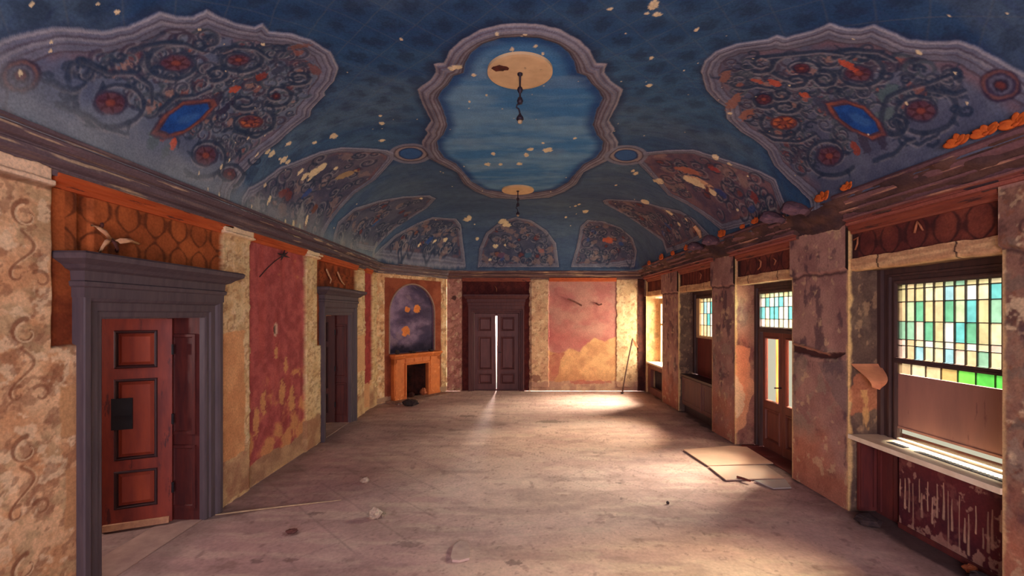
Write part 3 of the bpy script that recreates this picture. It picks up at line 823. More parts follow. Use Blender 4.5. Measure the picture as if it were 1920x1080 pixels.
# second door frieze
wl.rect(7.0, 9.0, 1.55, 2.95, (158, 78, 44), rough=.008, c2=(124, 58, 36), rs=6, relief=-.03)
scales(wl, wl.win(7.15, 8.8, 2.45, 2.92), .27, .30, (82, 40, 28), 7.2, 2.38)
pilaster(8.80, 9.30, 9, None, False); wl.rect(8.78, 9.3, .9, 1.62, (220, 172, 128), rough=.06, rs=5)
wl.rect(9.30, 9.72, .35, 2.93, (172, 74, 70), rough=.01, c2=(146, 60, 58)); wl.rect(9.2, 9.8, .1, .6, (214, 160, 118), rough=.12, rs=5)
pilaster(9.72, 10.1, 10, None, False)
D1 = (3.34, 4.45, 2.01); D2 = (7.32, 8.44, 2.02)
uc = (wl.u[:-1] + wl.u[1:]) / 2; vc = (wl.v[:-1] + wl.v[1:]) / 2
kp = np.ones((len(vc), len(uc)), bool)
for a, b, t in (D1, D2): kp &= ~((uc[None, :] > a - .02) & (uc[None, :] < b + .02) & (vc[:, None] < t + .02))
wl.keep = kp
o = build_canvases('wall_left', [(wl, lambda U, V, H: (WL + H, U, V), False)], M_WALL); tag(o, kind='structure')

# ------------------------------------------------------------------ canted corner wall
LCN = math.hypot(CB[0] - CA[0], CB[1] - CA[1]); ex, ey = (CB[0] - CA[0]) / LCN, (CB[1] - CA[1]) / LCN
nx, ny = ey, -ex                                     # into the room
def on_cant(s, z, h=0.0): return (CA[0] + ex * s + nx * h, CA[1] + ey * s + ny * h, z)
wc = Canvas(np.linspace(0, LCN, 260), np.linspace(0, 3.2, 330))
wc.base((222, 190, 146), (196, 156, 116), 5, 5, 51)
wallpaper(wc, 0, LCN, 0, 3.0, .7, 13, big=False, relief=0)
wc.rect(.104 * LCN, .905 * LCN, 0, 2.89, (152, 82, 58), rough=.01, c2=(132, 66, 48), rs=4)
ARX0, ARX1, ARZ = .17 * LCN, .795 * LCN, 2.05
arc = [(ARX0, 1.1)] + [((ARX0 + ARX1) / 2 - (ARX1 - ARX0) / 2 * math.cos(a), ARZ + (2.755 - ARZ) * math.sin(a)) for a in np.linspace(0, PI, 24)] + [(ARX1, 1.1)]
wc.poly(arc, (146, 122, 146), c2=(104, 88, 116), rs=3, soft=.01, relief=-.05)
sla, da = wc.sdf(arc)
inn = sstep(0, -.02, da)
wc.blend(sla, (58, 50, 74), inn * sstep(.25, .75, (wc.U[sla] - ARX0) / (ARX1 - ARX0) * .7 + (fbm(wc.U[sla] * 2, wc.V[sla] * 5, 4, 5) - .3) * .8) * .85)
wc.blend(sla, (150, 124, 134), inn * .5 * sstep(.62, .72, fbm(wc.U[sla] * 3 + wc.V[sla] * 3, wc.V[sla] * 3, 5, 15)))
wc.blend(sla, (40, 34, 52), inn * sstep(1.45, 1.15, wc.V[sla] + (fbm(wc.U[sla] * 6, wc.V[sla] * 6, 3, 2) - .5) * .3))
for s_, z_, r in ((.40, 1.62, .11), (.56, 2.17, .10), (.42, 2.15, .07)):
    c = (s_ * LCN, z_)
    wc.blob(c, r * 1.15, r, (232, 138, 66), .9, rough=.45, seed=int(z_ * 9)); wc.blob(c, r * .5, r * .4, (214, 120, 60), .6, rough=.8)
wc.rect(0, LCN, 0, .12, (170, 134, 110), rough=.04, rs=6)
us_ = (wc.u[:-1] + wc.u[1:]) / 2; vs_ = (wc.v[:-1] + wc.v[1:]) / 2
wc.keep = ~((us_[None, :] > .331 * LCN) & (us_[None, :] < .657 * LCN) & (vs_[:, None] < .84))
o = build_canvases('wall_corner', [(wc, lambda U, V, H: (CA[0] + ex * U + nx * H, CA[1] + ey * U + ny * H, V), False)], M_WALL); tag(o, kind='structure')

# ------------------------------------------------------------------ back wall
wb = Canvas(np.linspace(CB[0], 3.98, 520), np.linspace(0, 3.3, 330))
wb.base((214, 172, 132), (186, 136, 110), 4, 4, 55)
wallpaper(wb, -1.77, -1.37, 0, 3.0, .6, 14, b1=(212, 158, 138), b2=(192, 134, 118), dark=(166, 108, 100), green=(200, 146, 130), big=False)
wb.blob((-1.58, 2.47), .06, .06, (90, 62, 60), .9)
wb.rect(-1.37, .46, 0, 3.0, (108, 52, 46), rough=.01, c2=(86, 40, 40), relief=-.04)
scales(wb, wb.win(-1.33, .42, 2.62, 2.95), .24, .30, (70, 34, 34), 0, 2.55, .6)
wallpaper(wb, .42, .93, .1, 2.95, .6, 15, b1=(220, 184, 144), b2=(208, 164, 130), dark=(186, 140, 114), green=(204, 172, 134), big=False, rough=.03, relief=.03)
wb.rect(.92, 2.74, .2, 2.95, (200, 134, 122), rough=.012, c2=(186, 116, 110), rs=4)
slb = wb.win(.92, 2.74, .2, 2.95)
wb.blend(slb, (196, 148, 132), sstep(.45, .65, fbm(wb.U[slb] * 2, wb.V[slb] * 3, 5, 66)) * .6)
wb.blend(slb, (186, 92, 92), sstep(.35, .0, np.abs(wb.V[slb] - 1.35 + .15 * (wb.U[slb] - 1.5)) - .02) * .55)
peel = [(.93, 1.05), (1.2, 1.0), (1.5, 1.12), (1.75, 1.05), (1.95, 1.30), (2.15, 1.42), (2.4, 1.32), (2.74, 1.45), (2.76, 0), (.9, 0)]
wb.poly(peel, (228, 176, 126), rough=.07, rs=4, c2=(206, 150, 108), soft=.02)
wb.poly([(.92, .95), (1.3, .98), (1.2, .5), (1.05, .25), (.92, .3)], (178, 96, 88), alpha=.75, rough=.08, rs=5, c2=(198, 130, 108))
wallpaper(wb, 2.72, 3.28, .1, 2.95, .6, 16, b1=(228, 194, 152), b2=(212, 174, 134), dark=(190, 146, 114), green=(210, 180, 138), big=False, rough=.03, relief=.02)
wb.rect(.42, 3.4, 0, .25, (214, 176, 144), rough=.05, rs=6, c2=(190, 148, 126)); wb.rect(1.5, 2.6, .2, .27, (190, 104, 92), alpha=.7, rough=.05, rs=7)
wb.rect(3.28, 3.48, 0, 3.1, (84, 44, 38), rough=.004, c2=(62, 34, 34), relief=.04)
wb.blob((.6, .35), .12, .12, (140, 92, 80), .8, rough=.7)
BD = (-1.045, .13, 2.06)
uc = (wb.u[:-1] + wb.u[1:]) / 2; vc = (wb.v[:-1] + wb.v[1:]) / 2
wb.keep = ~((uc[None, :] > BD[0] - .02) & (uc[None, :] < BD[1] + .02) & (vc[:, None] < BD[2] + .02))
o = build_canvases('wall_back', [(wb, lambda U, V, H: (U, WB - H, V), False)], M_WALL); tag(o, kind='structure')

# ------------------------------------------------------------------ right wall
REC = {'A': (3.19, 4.66), 'B': (5.60, 7.04), 'C': (7.86, 9.46), 'D': (10.48, 11.76)}
PIERS = [(REAR, 3.19), (4.66, 5.60), (7.04, 7.86), (9.46, 10.48), (11.76, 11.9)]
SOF, LT_ = 2.50, 2.60
items = []


def pier_paint(cv, seed, u0, u1, first=False):
    cv.base((172, 134, 122), (148, 110, 104), 4, 4, seed)
    if first:
        wallpaper(cv, .6, 3.19, 0, 2.93, .74, seed, b1=(160, 122, 100), b2=(132, 96, 84), dark=(84, 58, 56), green=(120, 108, 96), rough=.01, relief=.0)
    f = fbm(cv.U * 7, cv.V * 4, 5, seed + 1); cv.blend(np.s_[:, :], (86, 66, 74), sstep(.56, .68, f) * .75)
    f = fbm(cv.U * 5 + cv.V, cv.V * 5, 5, seed + 2); cv.blend(np.s_[:, :], (156, 140, 124), sstep(.57, .66, f) * .6 * sstep(2.3, 1.2, cv.V))
    f = fbm(cv.U * 3, cv.V * 3, 4, seed + 3); cv.blend(np.s_[:, :], (184, 116, 90), sstep(1.0, .1, cv.V + (f - .5) * 1.2) * .75)
    f = fbm(cv.U * 10, cv.V * 10, 4, seed + 4); cv.blend(np.s_[:, :], (206, 176, 140), sstep(.66, .72, f) * .6)
    # cracked ledge line under the capital
    e = cv.V - 2.5 + (fbm(cv.U * 6, cv.V * 0 + 1, 3, seed) - .5) * .08
    cv.h[...] += .03 * sstep(.0, .03, e)
    cv.blend(np.s_[:, :], (70, 48, 50), sstep(.03, .0, np.abs(e + .012)) * .8)
    # pale broken arrises
    ed = np.minimum(cv.U - u0, u1 - cv.U) + (fbm(cv.U * 0, cv.V * 9, 4, seed + 6) - .5) * .05
    cv.blend(np.s_[:, :], (216, 180, 128), sstep(.03, .005, ed) * .8 * (cv.V < 2.5))


for k, (a, b) in enumerate(PIERS):
    cv = Canvas(np.concatenate([np.arange(REAR, .6, .1), np.arange(.6, 2.4, .015), np.arange(2.4, 3.19, .008), [3.19]]) if k == 0 else np.linspace(a, b, max(4, int((b - a) / .01))), np.linspace(-.03, 3.2, 360))
    pier_paint(cv, 80 + 10 * k, a, b, k == 0)
    if k == 1:   # long horizontal gash and a torn paper edge on the second pier
        cv.poly([(4.7, 1.64), (5.1, 1.60), (5.58, 1.66), (5.58, 1.58), (5.1, 1.54), (4.85, 1.56)], (74, 44, 44), rough=.02, relief=-.02)
        cv.stroke([(5.55, 1.68), (5.2, 1.64), (4.95, 1.60)], .014, (170, 116, 90), .8, relief=.02)
        cv.poly([(4.66, 1.55), (5.15, 1.5), (4.9, 1.2), (4.66, .95)], (120, 104, 104), alpha=.6, rough=.04)
    items.append((cv, (lambda U, V, H: (WR - H, U, V)), True))
for key, (a, b) in REC.items():
    # far reveal (faces the viewer)
    cv = Canvas(np.linspace(WR, XW + .1, 60), np.linspace(-.03, SOF + .5, 280))
    if key in 'AC':
        cv.base((122, 100, 84), (96, 76, 68), 6, 5, ord(key))
    elif key == 'D':
        cv.base((226, 186, 132), (204, 150, 104), 4, 3, ord(key))
    else:
        cv.base((190, 140, 112), (150, 100, 88), 4, 3, ord(key))
    f = fbm(cv.U * 9, cv.V * 6, 5, ord(key) + 1); cv.blend(np.s_[:, :], (70, 54, 54), sstep(.54, .68, f) * .4)
    f = fbm(cv.U * 12, cv.V * 10, 5, ord(key) + 2); cv.blend(np.s_[:, :], (190, 152, 116), sstep(.62, .70, f) * .4)
    cv.blend(np.s_[:, :], (228, 190, 130), sstep(.05, .015, cv.U - WR + (fbm(cv.U * 0, cv.V * 8, 4, 3) - .5) * .06) * .9)
    if key == 'A':
        cv.poly([(3.52, 1.42), (3.82, 1.44), (3.80, 1.05), (3.52, 1.0)], (196, 120, 84), alpha=.6, rough=.05)
        f = fbm(cv.U * 14, cv.V * 4, 4, 9); sl_ = cv.win(3.5, 3.84, .8, 1.25); cv.blend(sl_, (206, 160, 104), sstep(.55, .65, f[sl_]) * .8)
    if key == 'B':
        cv.poly([(3.5, 1.55), (3.72, 1.5), (3.70, 1.1), (3.80, .9), (3.62, .3), (3.5, .2)], (232, 170, 124), alpha=.8, rough=.05, rs=6)  # peach light on this reveal painted in as a patch
        cv.poly([(3.48, 1.1), (3.62, .9), (3.60, .5), (3.48, .3)], (230, 206, 164), alpha=.8, rough=.06, rs=8)
    items.append((cv, (lambda U, V, H, b=b: (U, b + H * 0, V)), False))
    cv = Canvas(np.linspace(WR, XW + .1, 14), np.linspace(0, SOF, 40)); cv.base((140, 104, 90), (110, 80, 74), 4, 4, 7)
    items.append((cv, (lambda U, V, H, a=a: (U, a + H * 0, V)), True))
    # lintel face with broken rounded lower edge + soffit
    cv = Canvas(np.linspace(a, b, 160), np.linspace(0, 1, 50))
    cv.base((222, 184, 136), (190, 146, 108), 5, 8, 30 + ord(key))
    jag = .035 * (fbm(cv.U * 5, cv.U * 0, 4, ord(key)) - .5)
    t = cv.V
    zz = np.where(t < .4, LT_ + .02 - (LT_ - SOF) * t / .4, SOF - .012 * np.sin(np.clip((t - .4) / .15, 0, 1) * PI)) + jag * np.where(t < .15, 1, .6)
    xx = np.where(t < .4, WR + .025, WR + .025 + (XW + .1 - WR) * (t - .4) / .6)
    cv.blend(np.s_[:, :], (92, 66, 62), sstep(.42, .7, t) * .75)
    for cu in (a + .25 * (b - a), a + .77 * (b - a)): cv.blend(np.s_[:, :], (60, 40, 40), sstep(.012, .004, np.abs(cv.U - cu + (fbm(cv.V * 6, cv.U * 0, 3, 2) - .5) * .06)) * (t < .5))
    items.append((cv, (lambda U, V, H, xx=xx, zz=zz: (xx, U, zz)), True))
    # frieze above the lintel
    cv = Canvas(np.linspace(a, b, 220), np.linspace(LT_ - .02, 3.0, 60))
    cv.base((126, 66, 52), (98, 48, 44), 4, 4, 60 + ord(key))
    if key in 'AB':
        scales(cv, np.s_[:, :], .27, .36, (58, 32, 34), a + .06, 2.58, .8)
    else:
        f = np.abs((cv.U / .13) % 1 - .5); cv.blend(np.s_[:, :], (66, 34, 32), sstep(.3, .45, f) * .6)
    for e in (a, b): cv.blend(np.s_[:, :], (52, 34, 38), sstep(.1, .06, np.abs(cv.U - e)) * .8)
    items.append((cv, (lambda U, V, H: (WR + .045 + H * 0, U, V)), True))
    # breast wall under the window
    if key != 'B':
        cv = Canvas(np.linspace(a, b, 40), np.linspace(0, .85, 24)); cv.base((90, 52, 52), (66, 40, 46), 4, 4, 12)
        items.append((cv, (lambda U, V, H: (XW + .06 + H * 0, U, V)), True))
# rough bed of the cornice
cv = Canvas(np.concatenate([np.arange(REAR, 3, .2), np.arange(3, 11.9, .025)]), np.linspace(0, 1, 14)); cv.base((64, 50, 56), (96, 70, 64), 3, 3, 6)
cv.h[...] = (fbm(cv.U * 5, cv.V * 3, 4, 4) - .5) * .08
items.append((cv, (lambda U, V, H: (WR - (WR - CR + .02) * V + H, U, 2.95 + .24 * V + H * .5)), True))
o = build_canvases('wall_right', items, M_WALL); tag(o, kind='structure')
mb = MB()      # the masonry behind the plaster: solid piers and lintels
for a, b in PIERS: mb.box(WR + .06, XW + .16, a + .004, b - .004, -.1, 3.3)
for a, b in REC.values(): mb.box(WR + .07, XW + .16, a - .01, b + .01, SOF + .02, 3.3)
for k in 'ACD': mb.box(XW + .065, XW + .16, REC[k][0] - .01, REC[k][1] + .01, -.1, .77)
tag(mb.build('wall_masonry', mat('masonry', (110, 84, 76), (90, 66, 62), 4, .9, .2)), kind='structure')

# ------------------------------------------------------------------ floor
yF = persp_axis(1.9, 12.0, 0.00095, REAR)
fl = Canvas(np.linspace(-4.9, 4.2, 840), yF)
fl.base((208, 174, 164), (190, 154, 148), 1.0, 1.8, 91, lo=.3, hi=.7)
f = fbm(fl.U * 1.3, fl.V * 4.5, 5, 92); fl.blend(np.s_[:, :], (160, 130, 124), sstep(.50, .70, f) * .5)
f = fbm(fl.U * 2.0, fl.V * 9, 5, 93); fl.blend(np.s_[:, :], (216, 190, 174), sstep(.52, .70, f) * .4)
f = fbm(fl.U * 9, fl.V * 9, 4, 94); fl.blend(np.s_[:, :], (140, 108, 102), sstep(.68, .80, f) * .5)
f = fbm(fl.U * 24, fl.V * 24, 3, 95); fl.blend(np.s_[:, :], (130, 104, 98), sstep(.74, .82, f) * .5)
# herringbone joints just showing through the dust
pu = (fl.U + fl.V) / .62; pv = (fl.U - fl.V) / .62
j = np.maximum(sstep(.475, .49, np.abs(pu % 1 - .5)), sstep(.475, .49, np.abs(pv % 1 - .5)) * .6) * sstep(.45, .6, fbm(fl.U * .8, fl.V * .8, 3, 97))
fl.blend(np.s_[:, :], (112, 92, 88), j * .4)
# darker where floor meets walls
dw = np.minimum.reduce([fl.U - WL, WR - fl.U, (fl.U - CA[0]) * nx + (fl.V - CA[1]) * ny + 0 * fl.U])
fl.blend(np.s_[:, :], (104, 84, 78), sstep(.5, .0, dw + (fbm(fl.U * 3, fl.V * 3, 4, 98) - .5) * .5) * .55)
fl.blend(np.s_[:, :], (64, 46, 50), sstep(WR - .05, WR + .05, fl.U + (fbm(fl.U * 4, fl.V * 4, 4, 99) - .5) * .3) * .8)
def px2floor(x, y):
    Y = FPX * EYE / (y - CY); return ((x - CX) / FPX * Y, Y)
for x, y, rx, ry, c in ((545, 1000, .08, .035, (138, 92, 84)), (765, 1020, .14, .05, (140, 112, 108)), (590, 962, .08, .04, (110, 88, 84)), (1030, 790, .25, .1, (112, 90, 86)), (965, 1055, .07, .04, (98, 76, 78)), (880, 780, .2, .08, (110, 88, 84)), (545, 1050, .05, .03, (110, 80, 76)),
                        (480, 1052, .05, .03, (104, 82, 80)), (1160, 905, .03, .02, (84, 68, 70)), (1165, 935, .02, .02, (84, 68, 70)), (1000, 850, .03, .02, (92, 74, 74)), (1020, 800, .05, .03, (92, 74, 74))):
    fl.blob(px2floor(x, y), rx, ry, c, .6, rough=.8, seed=int(x))
fl.h[...] = (fbm(fl.U * 3, fl.V * 3, 4, 96) - .5) * .012
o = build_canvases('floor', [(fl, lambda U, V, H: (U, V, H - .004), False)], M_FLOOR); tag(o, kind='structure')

# ------------------------------------------------------------------ rear of the room (behind the viewer) and added blocker shell behind the left doors
M_PLAST = mat('old_plaster', (150, 110, 96), (176, 136, 112), 3, .9, .2)
mb = MB()
mb.box(-3.2, -1.6, REAR - .2, REAR, 0, 4.6); mb.box(1.9, 4.2, REAR - .2, REAR, 0, 4.6); mb.box(-1.6, 1.9, REAR - .2, REAR, 0, .8); mb.box(-1.6, 1.9, REAR - .2, REAR, 2.9, 4.6)  # central opening put in for the added rear fill
tag(mb.build('wall_rear', M_PLAST), kind='structure')
mb = MB()
mb.box(-5.0, -4.9, 1.5, 10.2, 0, 2.7); mb.box(-5.0, WL - .32, 1.5, 10.2, 2.6, 2.7); mb.box(-5.0, WL - .3, 1.4, 1.5, 0, 2.7); mb.box(-5.0, WL - .3, 10.2, 10.3, 0, 2.7)  # shell added behind the left doors to keep world light out
tag(mb.build('wall_passage_blocker', mat('passage_blocker_mat', (120, 86, 72), (140, 100, 84), 3, .9, .2)), kind='structure')


# ================================================================== CORNICES
PROF_L = [(0, 2.97), (.045, 2.97), (.05, 3.01), (.035, 3.015), (.04, 3.03), (.085, 3.04), (.115, 3.055), (.12, 3.095), (.105, 3.10), (.11, 3.112), (.15, 3.118), (.18, 3.14), (.19, 3.16), (.178, 3.165), (.18, 3.175), (.21, 3.18), (.21, 3.20), (.12, 3.205)]
PROF_R = [(0, 2.95), (.06, 2.95), (.07, 2.975), (.055, 2.98), (.06, 2.995), (.11, 3.0), (.12, 3.015), (.10, 3.02), (.105, 3.065), (.16, 3.07), (.17, 3.085), (.15, 3.09), (.155, 3.12), (.205, 3.125), (.235, 3.145), (.245, 3.16), (.23, 3.165), (.232, 3.18), (.275, 3.19), (.29, 3.215), (.28, 3.235), (.15, 3.235)]


def prof_interp(prof, step=.006):
    P = np.array(prof); s = np.concatenate([[0], np.cumsum(np.hypot(*np.diff(P, axis=0).T))])
    t = np.unique(np.concatenate([np.arange(0, s[-1], step), s]))
    return t, np.interp(t, s, P[:, 0]), np.interp(t, s, P[:, 1])


def offs_corner(k, n):
    """offset corner k of the left / canted / back wall line by n into the room"""
    pts = [np.array((WL, REAR)), np.array(CA), np.array(CB), np.array((WR, WB)), np.array((WR, REAR))]
    n = np.asarray(n)[:, None]
    def nrm(a, b):
        d = (b - a) / np.linalg.norm(b - a); return np.array((d[1], -d[0]))
    if k == 0: return pts[0] + n * np.array((1, 0))
    if k == 4: return pts[4] + n * np.array((-1, 0))
    n1 = nrm(pts[k - 1], pts[k])
    n2 = nrm(pts[k], pts[k + 1])
    b = (n1 + n2); b = b / (1 + n1 @ n2)
    return pts[k] + n * b


def cornice(name, k, prof, length, cols, ustep=.02, frac=(0, 1), seed=0, ends=False, rough=.003):
    t, pn, pz = prof_interp(prof)
    A = offs_corner(k, pn); B = offs_corner(k + 1, pn)
    cv = Canvas(np.linspace(frac[0], frac[1], max(10, int(length * (frac[1] - frac[0]) / ustep))), t)
    L = cv.U * length
    cv.base(cols[0], cols[1], 1, 1, seed)
    f = fbm(L * 1.1, cv.V * 26, 5, seed + 1); cv.blend(np.s_[:, :], cols[2], sstep(.60, .74, f) * .45)
    f = fbm(L * 2.2, cv.V * 40, 5, seed + 2); cv.blend(np.s_[:, :], cols[3], sstep(.65, .73, f) * .8)
    f = fbm(L * 1.0, cv.V * 6, 4, seed + 3); cv.blend(np.s_[:, :], (66, 52, 62), sstep(.5, .75, f) * .4)
    if ends: cv.blend(np.s_[:, :], (168, 88, 66), sstep(.20, .12, cv.V) * .6)
    cv.h[...] = (fbm(L * 4, cv.V * 14, 4, seed + 4) - .5) * rough * 2
    def fn(U, V, H):
        X = A[:, 0][:, None] * (1 - U) + B[:, 0][:, None] * U
        Y = A[:, 1][:, None] * (1 - U) + B[:, 1][:, None] * U
        return X, Y, pz[:, None] + H
    its = [(cv, fn, True)]
    if ends:
        for e in (frac[0], frac[1]):
            c2 = Canvas(np.array([0, 1.0]), t); c2.base((70, 52, 54), (96, 70, 64), 3, 3, 3)
            w = np.array((WR, REAR + 0.0)); 
            ex_ = A * (1 - e) + B * e
            def fe(U, V, H, ex_=ex_): return ex_[:, 0][:, None] * (1 - U) + (WR + .01) * U, ex_[:, 1][:, None] + 0 * U, pz[:, None] + 0 * U
            its.append((c2, fe, e == frac[0]))
    return tag(build_canvases(name, its, M_CORN, smooth=False), kind='structure')


CC_L = ((116, 100, 104), (96, 82, 90), (146, 124, 112), (196, 172, 140))
CC_R = ((122, 90, 94), (102, 74, 84), (150, 100, 88), (196, 152, 124))
cornice('cornice_left', 0, PROF_L, 11.7, CC_L, seed=110)
cornice('cornice_corner', 1, PROF_L, 2.2, CC_L, seed=111)
cornice('cornice_back', 2, PROF_L, 5.25, ((120, 92, 88), (92, 70, 76), (196, 150, 116), (216, 180, 138)), seed=112)
LR = WB - REAR
def rf(y): return (WB - y) / LR
cornice('cornice_right', 3, PROF_R, LR, CC_R, frac=(rf(4.64), 1.0), seed=113, ends=True)
cornice('cornice_right.001', 3, PROF_R, LR, CC_R, frac=(rf(7.15), rf(5.45)), seed=114, ends=True)
cornice('cornice_right.002', 3, PROF_R, LR, CC_R, frac=(0.0, rf(7.72)), seed=115, ends=True)

# ------------------------------------------------------------------ frames for local builders: (s along wall, n into room, z up)
XF_L = Matrix(((0, 1, 0, WL), (1, 0, 0, 0), (0, 0, 1, 0), (0, 0, 0, 1)))
XF_B = Matrix(((1, 0, 0, 0), (0, -1, 0, WB), (0, 0, 1, 0), (0, 0, 0, 1)))
XF_R = Matrix(((0, -1, 0, WR), (1, 0, 0, 0), (0, 0, 1, 0), (0, 0, 0, 1)))
XF_W = Matrix(((0, -1, 0, XW), (1, 0, 0, 0), (0, 0, 1, 0), (0, 0, 0, 1)))
XF_C = Matrix(((ex, nx, 0, CA[0]), (ey, ny, 0, CA[1]), (0, 0, 1, 0), (0, 0, 0, 1)))


def casing(mb, s0, s1, zt, prof):
    mb.rings([[(s0 - o, n, 0), (s0 - o, n, zt + o), (s1 + o, n, zt + o), (s1 + o, n, 0)] for o, n in prof], cap0=False, cap1=False, closed=False)


def frame4(mb, s0, s1, z0, z1, prof):
    mb.rings([[(s0 - o, n, z0 - o), (s1 + o, n, z0 - o), (s1 + o, n, z1 + o), (s0 - o, n, z1 + o)] for o, n in prof], cap0=False, cap1=False)


def hood(mb, s0, s1, prof):
    mb.rings([[(s0 - e, -.06, z), (s1 + e, -.06, z), (s1 + e, n, z), (s0 - e, n, z)] for z, n, e in prof])


def strip(mb, s0, s1, prof):
    """straight moulding with square ends; prof=(n,z)"""
    mb.rings([[(s, n, z) for n, z in prof] for s in (s0, s1)])


def leaf_parts(parent, name, w, h, t, sl_, sr, panels, m, mp, xf, zb=0.015, shear=0.0, gl=None, mmould=None):
    """stile-and-rail leaf; each panel is a sub-part"""
    mb = MB(); cuts = []
    mb.box(0, sl_, -t, 0, zb, h); mb.box(w - sr, w, -t, 0, zb, h)
    zs = [zb] + [z for p in panels for z in p] + [h]
    for a, b in zip(zs[0::2], zs[1::2]): mb.box(sl_ - .002, w - sr + .002, -t, 0, a, b)
    mo = MB()
    for z0, z1 in panels:     # dark sunk moulding round every panel
        frame4((mo if mmould else mb), sl_ + .03, w - sr - .03, z0 + .03, z1 - .03, [(.03, .0), (.024, .012), (.012, .014), (.006, .004), (0, -.012), (0, -.02)])
    if shear: mb.v = [(x * (1 - shear * z / h), y, z) for x, y, z in mb.v]
    lf = mb.build(name, m, parent, xf=xf)
    if mmould:
        p = mo.build('panel_moulding', mmould, None, xf=xf); p.parent = lf
    for i, (z0, z1) in enumerate(panels):
        if gl is not None and i == gl: continue
        mb = MB(); R = []
        for ins_, n in ((0.005, -.02), (.035, -.02), (.06, -.004), (.062, -.004)):
            R.append([(sl_ + ins_, n, z0 + ins_), (w - sr - ins_, n, z0 + ins_), (w - sr - ins_, n, z1 - ins_), (sl_ + ins_, n, z1 - ins_)])
        R.insert(0, [(sl_ + .005, -.03, z0 + .005), (w - sr - .005, -.03, z0 + .005), (w - sr - .005, -.03, z1 - .005), (sl_ + .005, -.03, z1 - .005)])
        mb.rings(R)
        if shear: mb.v = [(x * (1 - shear * z / h), y, z) for x, y, z in mb.v]
        p = mb.build('panel', mp, None, xf=xf); p.parent = lf
    return lf


# ------------------------------------------------------------------ orange mouldings under the left and back cornice
M_ORM = mat('rust_wood_moulding', (168, 72, 34), (196, 96, 50), 6, .6, .2, (1, .4, 4), wear=(104, 48, 34), wthr=.6)
M_BRM = mat('brown_wood_moulding', (120, 60, 48), (150, 80, 60), 6, .6, .2, (1, .4, 4), wear=(76, 44, 44), wthr=.58)
PM = [(-.03, 2.90), (.02, 2.90), (.03, 2.915), (.03, 2.93), (.045, 2.94), (.045, 2.96), (.06, 2.975), (.06, 2.995), (-.03, 2.995)]
for i, (a, b) in enumerate(((3.0, 4.87), (5.25, 6.62), (7.03, 8.82), (9.28, 9.74))):
    mb = MB(); strip(mb, a, b, PM); tag(mb.build('trim_%d' % (i + 1), M_ORM, xf=XF_L), kind='structure')
for i, (a, b) in enumerate(((-1.36, .44), (.94, 2.72))):
    mb = MB(); strip(mb, a, b, PM); tag(mb.build('trim_%d' % (i + 5), M_BRM if i == 0 else M_ORM, xf=XF_B), kind='structure')
for i, (a, b) in enumerate(REC.values()):
    mb = MB(); strip(mb, a + .02, b - .02, [(-.06, 2.87), (-.02, 2.87), (-.01, 2.885), (-.01, 2.90), (.01, 2.91), (.02, 2.94), (.02, 2.955), (-.06, 2.955)])
    tag(mb.build('trim_%d' % (i + 7), M_BRM, xf=XF_R), kind='structure')
# moulding round the arched recess over the fireplace
mb = MB()
A_ = [(ARX0, 1.12)] + [((ARX0 + ARX1) / 2 - (ARX1 - ARX0) / 2 * math.cos(a), ARZ + (2.755 - ARZ) * math.sin(a)) for a in np.linspace(0, PI, 28)] + [(ARX1, 1.12)]
cm = ((ARX0 + ARX1) / 2, 1.9)
R = []
for f, n in ((0.0, -.04), (0.0, .01), (.015, .022), (.03, .01), (.03, -.02)):
    ring = []
    for i, (s, z) in enumerate(A_):
        d = Vector((s - cm[0], max(z - ARZ, 0) if z > ARZ else 0, 0)).normalized() if i not in (0, len(A_) - 1) else Vector((-1 if i == 0 else 1, 0, 0))
        ring.append((s + d.x * f, n, z + d.y * f))
    R.append(ring)
mb.rings(R, cap0=False, cap1=False, closed=False)
tag(mb.build('trim_11', mat('arch_bead', (176, 150, 130), (150, 122, 110), 20, .8, .2), xf=XF_C, smooth=False), kind='structure')

# ================================================================== LEFT DOORS
M_CAS = mat('grey_door_casing', (76, 66, 74), (94, 82, 86), 5, .6, .25, (4, 4, .5), wear=(130, 106, 92), wthr=.72)
M_JMB = mat('dark_red_jamb', (92, 40, 36), (66, 30, 32), 6, .55, .2, (4, 4, .5))
M_LEAF = mat('red_brown_leaf', (150, 62, 44), (112, 44, 38), 3.5, .5, .2, (3, 3, .6), wear=(84, 36, 36), wthr=.60, spec=.4)
M_PANL = mat('orange_brown_panel', (168, 74, 46), (132, 54, 42), 3, .5, .2, (3, 3, .6), wear=(150, 84, 66), wthr=.66, spec=.4)
M_DLEAF = mat('dark_brown_leaf', (84, 42, 38), (64, 34, 34), 4, .55, .2, (3, 3, .6))
M_MOULD = mat('dark_panel_moulding', (62, 30, 32), (44, 24, 28), 6, .5, .1)
M_DUST = mat('dusty_threshold', (176, 146, 132), (150, 120, 112), 6, .85, .2)
M_BLACK = mat('black_plate', (22, 20, 26), (30, 28, 34), 8, .5, .1)
M_STRIPW = mat('bare_wood_strip', (186, 140, 104), (150, 106, 84), 18, .8, .3)
PCAS = [(0, -.02), (0, .03), (.015, .04), (.05, .04), (.06, .055), (.12, .055), (.13, .075), (.15, .09), (.19, .09), (.195, .08), (.195, -.06)]


